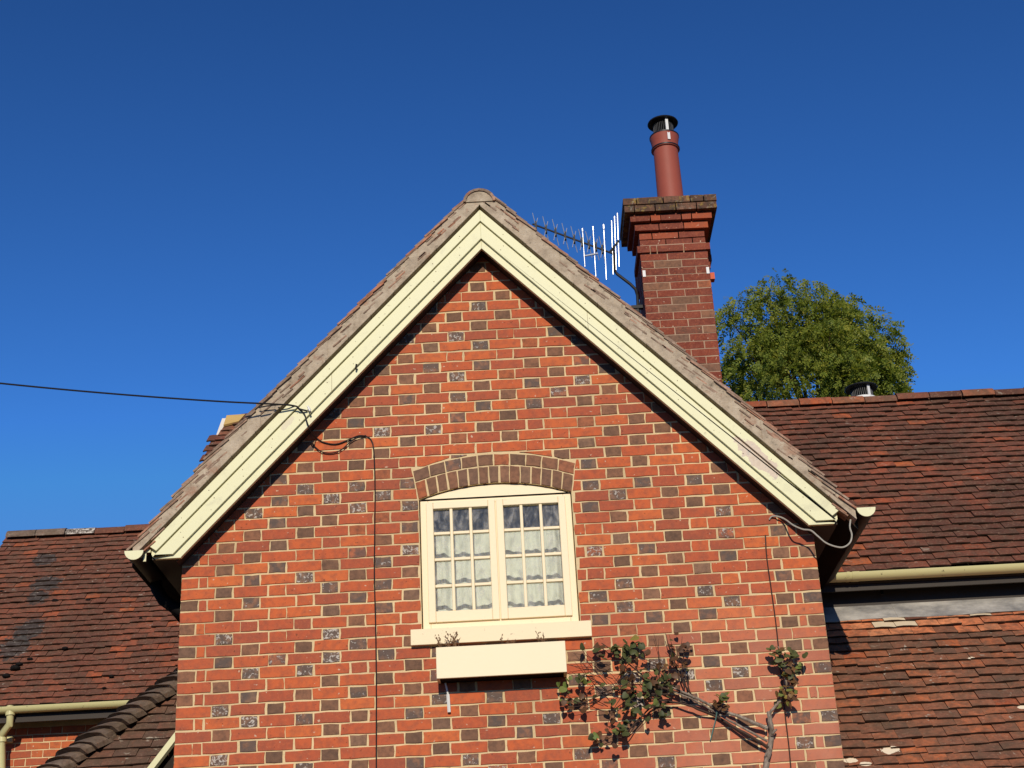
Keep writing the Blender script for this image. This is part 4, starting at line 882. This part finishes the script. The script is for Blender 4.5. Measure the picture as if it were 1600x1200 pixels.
b_ = MB(); b_.box(BX0 + 0.0185, BX1 - 0.0185, BY0 + 0.0185, BY1, BZ0 + 0.021, BZ1 - 0.04); obj('soil', b_, M_TWIG, wb)
ws = MB(); ws.tube([on_y(696, 1067, -0.03), on_y(700, 1085, -0.02)], 0.006, 6); ws.tube([on_y(700, 1085, -0.02), on_y(702, 1113, -0.018)], 0.011, 6)
tag(obj('plastic_strip', ws, M_WHITE), 'thin white strip hanging below the window box', 'strip')
def dry_plant(base, n, hgt, label, spread):
    mb = MB()
    for i in range(n):
        x, y, z_ = base; dx = random.uniform(-spread, spread); h_ = hgt * random.uniform(0.5, 1.0); pts = [(x + dx * 0.25, y + random.uniform(-.01, .01), z_), (x + dx * 0.6, y - 0.006, z_ + h_ * 0.5), (x + dx, y - 0.012 + random.uniform(-.02, .01), z_ + h_)]
        mb.tube(pts, [0.0022, 0.0018, 0.001], 5)
        for k in range(5):
            a = Vector(pts[1]).lerp(Vector(pts[2]), random.random()); e = a + Vector((random.uniform(-.025, .025), random.uniform(-.012, .004), random.uniform(0.0, .03))); mb.tube([a, e], [0.0014, 0.0008], 4)
            for q in range(2):
                c__ = a.lerp(e, random.random()); s_ = random.uniform(0.003, 0.006); mb.add([c__ + Vector((-s_, 0, 0)), c__ + Vector((s_, 0.002, 0)), c__ + Vector((0, -0.002, s_ * 2))], [(0, 1, 2)])
    tag(obj('dried_plant', mb, M_DRY), label, 'plant', 'dead plants in the window box')
dry_plant((1.665, -0.09, 3.895), 6, 0.14, 'bushiest dead stems at the left end of the window box', 0.05)
dry_plant((1.755, -0.09, 3.895), 6, 0.17, 'tall dead stems second from the left in the window box', 0.05)
dry_plant((2.06, -0.09, 3.895), 3, 0.09, 'low dead sprig at the middle of the window box', 0.06)
dry_plant((2.27, -0.09, 3.895), 3, 0.13, 'thin dead sprig at the right of the window box', 0.03)

# ------------------------------------------------------------------ television aerial
ae = thing('television_aerial', 'television aerial with crossed directors clamped beside the chimney stack', 'aerial', tuple(on_y(995, 470, 2.95)))
AY = 2.92
A = on_y(832, 350, AY); B_ = on_y(957, 396, AY); bdir = (B_ - A)
mb = MB(); mb.tube([A, B_], 0.0085, 8); obj('boom', mb, M_WIRE, ae)
dirs = [(837, 353), (853, 358.5), (868, 363), (883, 369), (897, 374), (909, 378.5), (920, 382), (931, 386), (941, 390)]
for (px, py) in dirs:
    c_ = on_y(px, py, AY); mb = MB(); mb.box(c_.x - 0.010, c_.x + 0.010, c_.y - 0.016, c_.y + 0.016, c_.z - 0.040, c_.z + 0.042); obj('clamp', mb, M_WIRE, ae)
    for s1 in (-1, 1):
        mb = MB(); mb.tube([c_ + Vector((0.024 * s1, 0.05 * s1, 0.112)), c_ + Vector((0.004 * s1, 0.012 * s1, 0.02)), c_ + Vector((0.004 * s1, 0.012 * s1, -0.02)), c_ + Vector((0.024 * s1, 0.05 * s1, -0.112))], 0.0036, 6); obj('director', mb, M_ALU, ae)
for pts, r_ in (([(910, 357), (914, 417)], 0.007), ([(926.5, 354), (931, 432)], 0.007), ([(943, 351), (947.5, 437)], 0.007)):
    mb = MB(); a, b = on_y(*pts[0], AY - 0.04), on_y(*pts[1], AY - 0.04); mb.tube([a, a.lerp(b, 0.08), a.lerp(b, 0.1), b], [r_ * 1.1, r_ * 1.0, r_ * 0.5, r_ * 0.5], 8); obj('dipole_rod', mb, M_ALU, ae)
mb = MB(); mb.tube([on_y(913, 400, AY - 0.03), on_y(934, 396, AY - 0.01)], 0.009, 8); obj('dipole_arm', mb, M_ALU, ae)
for pts in ([(955.5, 345), (958, 429)], [(960, 338), (963, 422)], [(964.5, 333), (967.5, 417)]):
    mb = MB(); mb.tube([on_y(*pts[0], AY + 0.02), on_y(*pts[1], AY + 0.02)], 0.0045, 8); obj('reflector_rod', mb, M_ALU, ae)
mb = MB(); mb.tube([on_y(953, 394, AY + 0.01), on_y(961, 384, AY + 0.02), on_y(967, 376, AY + 0.02)], 0.011, 8); obj('reflector_arm', mb, M_WIRE, ae)
mb = MB(); mb.tube([on_y(958, 388, AY + 0.03), on_y(961, 424, AY + 0.03), on_y(964, 428, AY + 0.03), on_y(985, 444, AY + 0.03), on_y(993, 452, AY + 0.03), on_y(996, 462, AY + 0.03), on_y(997, 488, AY + 0.03)], 0.014, 8); obj('mast', mb, M_WIRE, ae, smooth=True)
q = on_y(994, 480, AY + 0.03); mb = MB(); mb.box(q.x - 0.045, q.x + 0.09, q.y - 0.02, q.y + 0.02, q.z - 0.018, q.z + 0.012); mb.box(q.x - 0.02, q.x + 0.02, q.y - 0.025, q.y + 0.025, q.z - 0.10, q.z - 0.03); obj('clamp', mb, M_WIRE, ae)

# ------------------------------------------------------------------ cables
def cable(name, pts, r, mat, label, closed=None, n=6):
    P_ = [Vector(p) for p in pts]; out = []
    for i in range(len(P_) - 1):                       # Catmull-Rom
        p0, p1, p2, p3 = P_[max(i - 1, 0)], P_[i], P_[i + 1], P_[min(i + 2, len(P_) - 1)]
        for k in range(6):
            t_ = k / 6; out.append(0.5 * ((2 * p1) + (p2 - p0) * t_ + (2 * p0 - 5 * p1 + 4 * p2 - p3) * t_ ** 2 + (3 * p1 - p0 - 3 * p2 + p3) * t_ ** 3))
    out.append(P_[-1]); mb = MB(); mb.tube(out, r, n); tag(obj(name, mb, mat, smooth=True), label, 'cable')
hk = on_y(478, 640, -0.181)
far = Vector(CAM + ray(-420, 545) * 9.0)
pts = []
a = on_y(452, 633, -0.226)
for i in range(9):
    t_ = i / 8; q = far.lerp(a, t_); q.z -= 0.10 * 4 * t_ * (1 - t_) * 0.5; pts.append(q)
pts += [on_y(468, 639, -0.201), on_y(480, 642, -0.181)]
cable('overhead_wire', pts, 0.0055, M_WIRE, 'black overhead wire crossing the sky to the left bargeboard')
cable('service_cable', [on_y(404, 637, -0.221), on_y(420, 634, -0.221), on_y(446, 632, -0.221), on_y(462, 635, -0.181), on_y(470, 641, -0.181), on_y(476, 648, -0.181), on_y(480, 660, -0.181), on_y(486, 675, -0.13), on_y(494, 684, -0.02), on_y(505, 691, -0.014), on_y(525, 694, -0.014), on_y(545, 687, -0.014), on_y(560, 681, -0.014), on_y(572, 682, -0.014),
      on_y(580, 688, -0.012), on_y(584, 705, -0.010), on_y(586, 760, -0.010), on_y(585.5, 830, -0.010), on_y(585, 900, -0.010), on_y(587, 980, -0.010), on_y(588, 1060, -0.010), on_y(588, 1140, -0.010), on_y(588, 1230, -0.010)], 0.0045, M_WIRE, 'thin black cable looping down the wall left of the window')
cable('looped_cable', [on_y(487, 690, -0.012), on_y(492, 698, -0.016), on_y(503, 706, -0.018), on_y(518, 708, -0.018), on_y(533, 703, -0.018), on_y(548, 690, -0.018), on_y(560, 683, -0.02), on_y(572, 680.5, -0.016)], 0.004, M_WIRE, 'short slack black loop below the left bargeboard')
cable('grey_cable', [on_y(1202, 812, -0.012), on_y(1206, 807, -0.02), on_y(1215, 807, -0.03), on_y(1226, 811, -0.05), on_y(1240, 821, -0.13), on_y(1254, 827, -0.13), on_y(1267, 829, -0.155), on_y(1278, 838, -0.181), on_y(1290, 848, -0.181), on_y(1305, 854, -0.181), on_y(1318, 855, -0.181), on_y(1328, 848, -0.181), on_y(1331, 836, -0.181), on_y(1328, 824, -0.181), on_y(1329, 812, -0.171)], 0.0055, M_WIREG, 'pale grey cable drooping from the right eaves to the wall')
cable('brown_cable', [on_y(1196, 836, -0.010), on_y(1198, 870, -0.010), on_y(1205, 920, -0.010), on_y(1213, 980, -0.010), on_y(1219, 1040, -0.010), on_y(1226, 1110, -0.010), on_y(1233, 1170, -0.010), on_y(1238, 1230, -0.010)], 0.0042, M_WIREB, 'thin brown cable running down the wall near its right corner')
cb_ = MB(); cb_.tube([hk + Vector((0, 0.02, 0)), hk + Vector((0.03, -0.012, -0.004))], 0.006, 6); cb_.tube([hk + Vector((0.015, -0.02, 0.015)), hk + Vector((0.03, -0.02, -0.02))], 0.007, 6); tag(obj('cable_hook', cb_, M_STEEL), 'small metal hook holding wires on the left bargeboard', 'hook')
q = on_y(556, 575, -0.181); cb_ = MB(); cb_.tube([q + Vector((0, 0.02, 0.0)), q + Vector((0, 0, 0.0)), q + Vector((0.006, -0.01, 0.025))], 0.006, 6); tag(obj('wire_bracket', cb_, M_WIRE), 'small black bracket high on the left bargeboard', 'bracket')

# ------------------------------------------------------------------ climbing plant on the wall
cl = thing('climbing_plant', 'wind-bent climber with bare grey stems and dark leaves beside the window box', 'climber', tuple(on_y(1196, 1200, -0.05)))
VY = -0.05
def stem(name, pts, r0, r1, mat, ys=None):
    P_ = [on_y(px, py, (ys[i] if ys else VY - 0.02 * math.sin(i * 1.7))) for i, (px, py) in enumerate(pts)]; out = []
    for i in range(len(P_) - 1):
        p0, p1, p2, p3 = P_[max(i - 1, 0)], P_[i], P_[i + 1], P_[min(i + 2, len(P_) - 1)]
        for k in range(4):
            t_ = k / 4; out.append(0.5 * ((2 * p1) + (p2 - p0) * t_ + (2 * p0 - 5 * p1 + 4 * p2 - p3) * t_ ** 2 + (3 * p1 - p0 - 3 * p2 + p3) * t_ ** 3) + Vector((random.uniform(-1, 1), random.uniform(-1, 1), random.uniform(-1, 1))) * r0 * 0.18)
    out.append(P_[-1]); n = len(out); mb = MB(); mb.tube(out, [r0 + (r1 - r0) * i / (n - 1) for i in range(n)], 7)
    obj(name, mb, mat, cl, smooth=True); return out
stem('trunk', [(1190, 1250), (1196, 1200), (1202, 1172), (1206, 1150), (1204, 1132), (1201, 1112)], 0.021, 0.014, M_BARK)
stem('branch', [(1200, 1118), (1208, 1108), (1216, 1098), (1227, 1090), (1230, 1075), (1226, 1055), (1222, 1030), (1216, 1010)], 0.010, 0.004, M_BARK)
stem('branch', [(1206, 1150), (1210, 1143), (1213, 1140)], 0.010, 0.006, M_BARK)
stem('branch', [(1199, 1138), (1175, 1128), (1150, 1118), (1118, 1106), (1090, 1092), (1068, 1082), (1040, 1070)], 0.013, 0.006, M_BARK)
stem('branch', [(1200, 1168), (1175, 1152), (1150, 1138), (1120, 1120), (1095, 1110), (1070, 1100), (1040, 1098), (1015, 1108), (995, 1128), (975, 1148)], 0.0105, 0.0035, M_TWIG)
stem('branch', [(1199, 1158), (1170, 1142), (1140, 1126), (1110, 1108), (1085, 1094), (1050, 1080), (1010, 1066)], 0.008, 0.004, M_BARK)
stem('branch', [(1075, 1086), (1045, 1078), (1020, 1068), (1000, 1052), (980, 1035), (955, 1015), (940, 1005)], 0.007, 0.0025, M_TWIG)
stem('branch', [(1085, 1092), (1070, 1070), (1060, 1050), (1050, 1030), (1045, 1010), (1040, 990)], 0.006, 0.002, M_TWIG)
stem('branch', [(1080, 1090), (1072, 1060), (1066, 1040), (1070, 1015)], 0.005, 0.002, M_TWIG)
stem('branch', [(1060, 1098), (1020, 1092), (985, 1080), (955, 1078), (930, 1090), (905, 1098), (885, 1085)], 0.006, 0.002, M_TWIG)
stem('branch', [(1045, 1085), (1010, 1085), (980, 1095), (955, 1110), (930, 1108)], 0.005, 0.002, M_TWIG)
stem('branch', [(1000, 1120), (980, 1150), (955, 1152), (930, 1165)], 0.004, 0.0015, M_TWIG)
rt = random.Random(5)
for i in range(60):
    x = rt.uniform(925, 1080); y = rt.uniform(1035, 1105); L = rt.uniform(22, 62); an = rt.uniform(2.0, 4.1) if x < 1030 else rt.uniform(3.6, 5.0)
    stem('twig', [(x, y), (x + L * .5 * math.cos(an) + rt.uniform(-6, 6), y + L * .5 * math.sin(an) * 0.9 + rt.uniform(-7, 7)), (x + L * math.cos(an), y + L * math.sin(an))], 0.0026, 0.0009, M_TWIG, [VY - rt.uniform(-0.02, 0.04)] * 3)
LEAF = []
for k in range(4):
    bm_ = MB(); fold = random.uniform(0.1, 0.45); droop = random.uniform(0.1, 0.5)
    outl = [(0, 0.0), (0.30, -0.10), (0.52, 0.10), (0.50, 0.40), (0.30, 0.75), (0, 1.05)]
    R3 = [(x, y, fold * abs(x) - droop * y * y) for x, y in outl]; mid = [(0, 0.0, 0), (0, 0.35, -droop * .12), (0, 0.7, -droop * 0.5)]
    vv = mid + R3[1:] + [(-x, y, z_) for x, y, z_ in R3[1:5]]   # 0..2 mid, 3..7 right(5 = tip idx 7), 8..11 left
    bm_.add(vv, [(0, 3, 4, 1), (1, 4, 5, 2), (2, 5, 6), (2, 6, 7), (0, 1, 9, 8), (1, 2, 10, 9), (2, 11, 10), (2, 7, 11)]); LEAF.append(bm_)
LM = {}
def leaf(px, py, Y, s_, mat, rnd):
    k = (rnd.randrange(4), mat.name)
    if k not in LM: me = LEAF[k[0]].mesh('leaf', True); me.materials.append(mat); LM[k] = me
    m_ = Matrix.Translation(on_y(px, py, Y)) @ Matrix.Rotation(rnd.uniform(-0.9, 0.9), 4, 'Z') @ Matrix.Rotation(rad(-105) + rnd.uniform(-0.8, 0.8), 4, 'X') @ Matrix.Rotation(rnd.uniform(-1.1, 1.1), 4, 'Z') @ Matrix.Diagonal((s_, s_, s_, 1))
    inst('leaf', LM[k], m_, cl)
rl = random.Random(11)
CLU = [(960, 1012, 36, 15, 30, 'gb'), (990, 1010, 22, 12, 14, 'g'), (1055, 1028, 24, 30, 26, 'bg'), (1030, 1062, 26, 20, 22, 'bg'), (1000, 1055, 40, 25, 26, 'gb'), (970, 1090, 26, 18, 14, 'g'), (1010, 1100, 34, 20, 28, 'g'), (1038, 1118, 10, 8, 5, 'g'),
       (884, 1070, 14, 14, 7, 'y'), (884, 1095, 16, 12, 9, 'bg'), (908, 1058, 12, 9, 9, 'gy'), (912, 1090, 8, 14, 5, 'b'), (950, 1110, 10, 14, 7, 'b'), (977, 1132, 11, 14, 13, 'g'), (948, 1142, 20, 10, 9, 'yb'), (930, 1155, 12, 10, 5, 'bg'), (960, 1160, 6, 5, 3, 'b'),
       (1124, 1086, 13, 9, 9, 'gy'), (1122, 1100, 15, 9, 13, 'b'), (1213, 1012, 10, 9, 8, 'gb'), (1224, 1022, 17, 14, 22, 'g'), (1238, 1046, 15, 20, 26, 'gb'), (1228, 1075, 17, 14, 18, 'by'), (1238, 1092, 6, 8, 4, 'b'), (1232, 1088, 12, 8, 6, 'b')]
MM = {'g': M_LEAFG, 'b': M_LEAFB, 'y': M_LEAFY}
for cx, cy, sx_, sy_, n, ks in CLU:
    for i in range(int(n * 0.95)):
        kk = ks[0] if rl.random() < 0.68 else ks[-1]
        if rl.random() < 0.04: kk = 'y'
        leaf(cx + rl.gauss(0, sx_ * 0.55), cy + rl.gauss(0, sy_ * 0.6), VY - rl.uniform(-0.01, 0.075), rl.uniform(0.022, 0.050), MM[kk], rl)
pt_ = MB(); pt_.tube([on_y(1121, 1108, -0.055), on_y(1118, 1125, -0.03), on_y(1110, 1157, -0.012)], 0.004, 6); tag(obj('plant_tie', pt_, plain('green_twine', (0.10, 0.20, 0.17), 0.7)), 'green twine tying the climber to the wall', 'twine')

# ------------------------------------------------------------------ tree behind
tr_ = thing('tree', 'rounded green autumn tree standing behind the right-hand roof', 'tree', (9.1, 22.5, 0))
rt = random.Random(21); TC = Vector((9.1, 22.5, 14.6))
tk = MB(); tk.tube([(9.1, 22.5, 0), (9.15, 22.5, 5), (9.0, 22.5, 10), (9.1, 22.5, 13), (9.0, 22.6, 15)], [0.32, 0.26, 0.2, 0.14, 0.05], 10); obj('trunk', tk, M_BARK, tr_, smooth=True)
lobes = []
for i in range(46):
    u = rt.uniform(0, 2 * PI); el = rt.uniform(-0.5, 1.0) ; el = math.asin(max(-0.6, min(0.98, rt.uniform(-0.5, 0.98))))
    r = rt.uniform(0.70, 0.90); c_ = TC + Vector((2.05 * r * math.cos(el) * math.cos(u), 2.1 * r * math.cos(el) * math.sin(u), 2.75 * r * math.sin(el))); lobes.append((c_, rt.uniform(0.42, 0.72)))
for px, py, r_ in ((1215, 445, 0.42), (1270, 455, 0.4), (1195, 462, 0.4), (1310, 475, 0.4), (1340, 495, 0.42), (1160, 480, 0.45), (1375, 510, 0.4), (1390, 530, 0.32), (1395, 560, 0.32), (1405, 575, 0.25), (1140, 500, 0.45), (1385, 590, 0.4), (1400, 610, 0.3), (1330, 560, 0.5), (1290, 540, 0.5)):
    lobes.append((Vector(CAM + ray(px, py) * 35), r_))
for i in range(18): lobes.append((TC + Vector((rt.uniform(-2.0, 2.1), rt.uniform(-1.6, 0.6), rt.uniform(-2.6, -0.6))), rt.uniform(0.45, 0.65)))
bl = MB()
for c_, r_ in lobes[::2]: bl.tube([(9.05, 22.5, 12.2 + rt.uniform(0, 2)), Vector((9.05, 22.5, 13.6)).lerp(c_, 0.55) + Vector((0, 0, 0.25)), c_], [0.06, 0.035, 0.012], 5)
obj('limbs', bl, M_TWIG, tr_)
cr = MB()
for c_, r_ in lobes:
    nspray = int(150 * (r_ / 0.5) ** 2)
    for i in range(nspray):
        d = Vector((rt.gauss(0, 1), rt.gauss(0, 1), rt.gauss(0, 1))).normalized(); p_ = c_ + d * r_ * rt.uniform(0.55, 1.06); p_.z -= 0.1
        ax = Vector((d.x + rt.uniform(-.6, .6), d.y + rt.uniform(-.6, .6), -0.75 + rt.uniform(-.5, .7))).normalized(); L = rt.uniform(0.16, 0.34)
        sd_ = ax.cross(Vector((rt.uniform(-1, 1), rt.uniform(-1, 1), rt.uniform(-.3, 1)))).normalized(); nn = ax.cross(sd_)
        for k in range(9):                                     # a hanging compound leaf: leaflets either side of a stalk
            s_ = (k // 2 + 0.5) / 5; si_ = 1 if k % 2 else -1; b0 = p_ + ax * L * s_ - Vector((0, 0, 0.06 * s_ * s_)); ld2 = (sd_ * si_ * 0.85 + ax * 0.65 + nn * rt.uniform(-.35, .35)).normalized(); ll = rt.uniform(0.055, 0.105); wv = nn.cross(ld2).normalized() * ll * 0.27
            cr.add([b0, b0 + ld2 * ll * 0.5 + wv, b0 + ld2 * ll, b0 + ld2 * ll * 0.5 - wv], [(0, 1, 2, 3)])
me = bpy.data.meshes.new('crown'); me.from_pydata(cr.v, [], cr.f); me.materials.append(M_TREE); link(bpy.data.objects.new('crown', me), tr_)
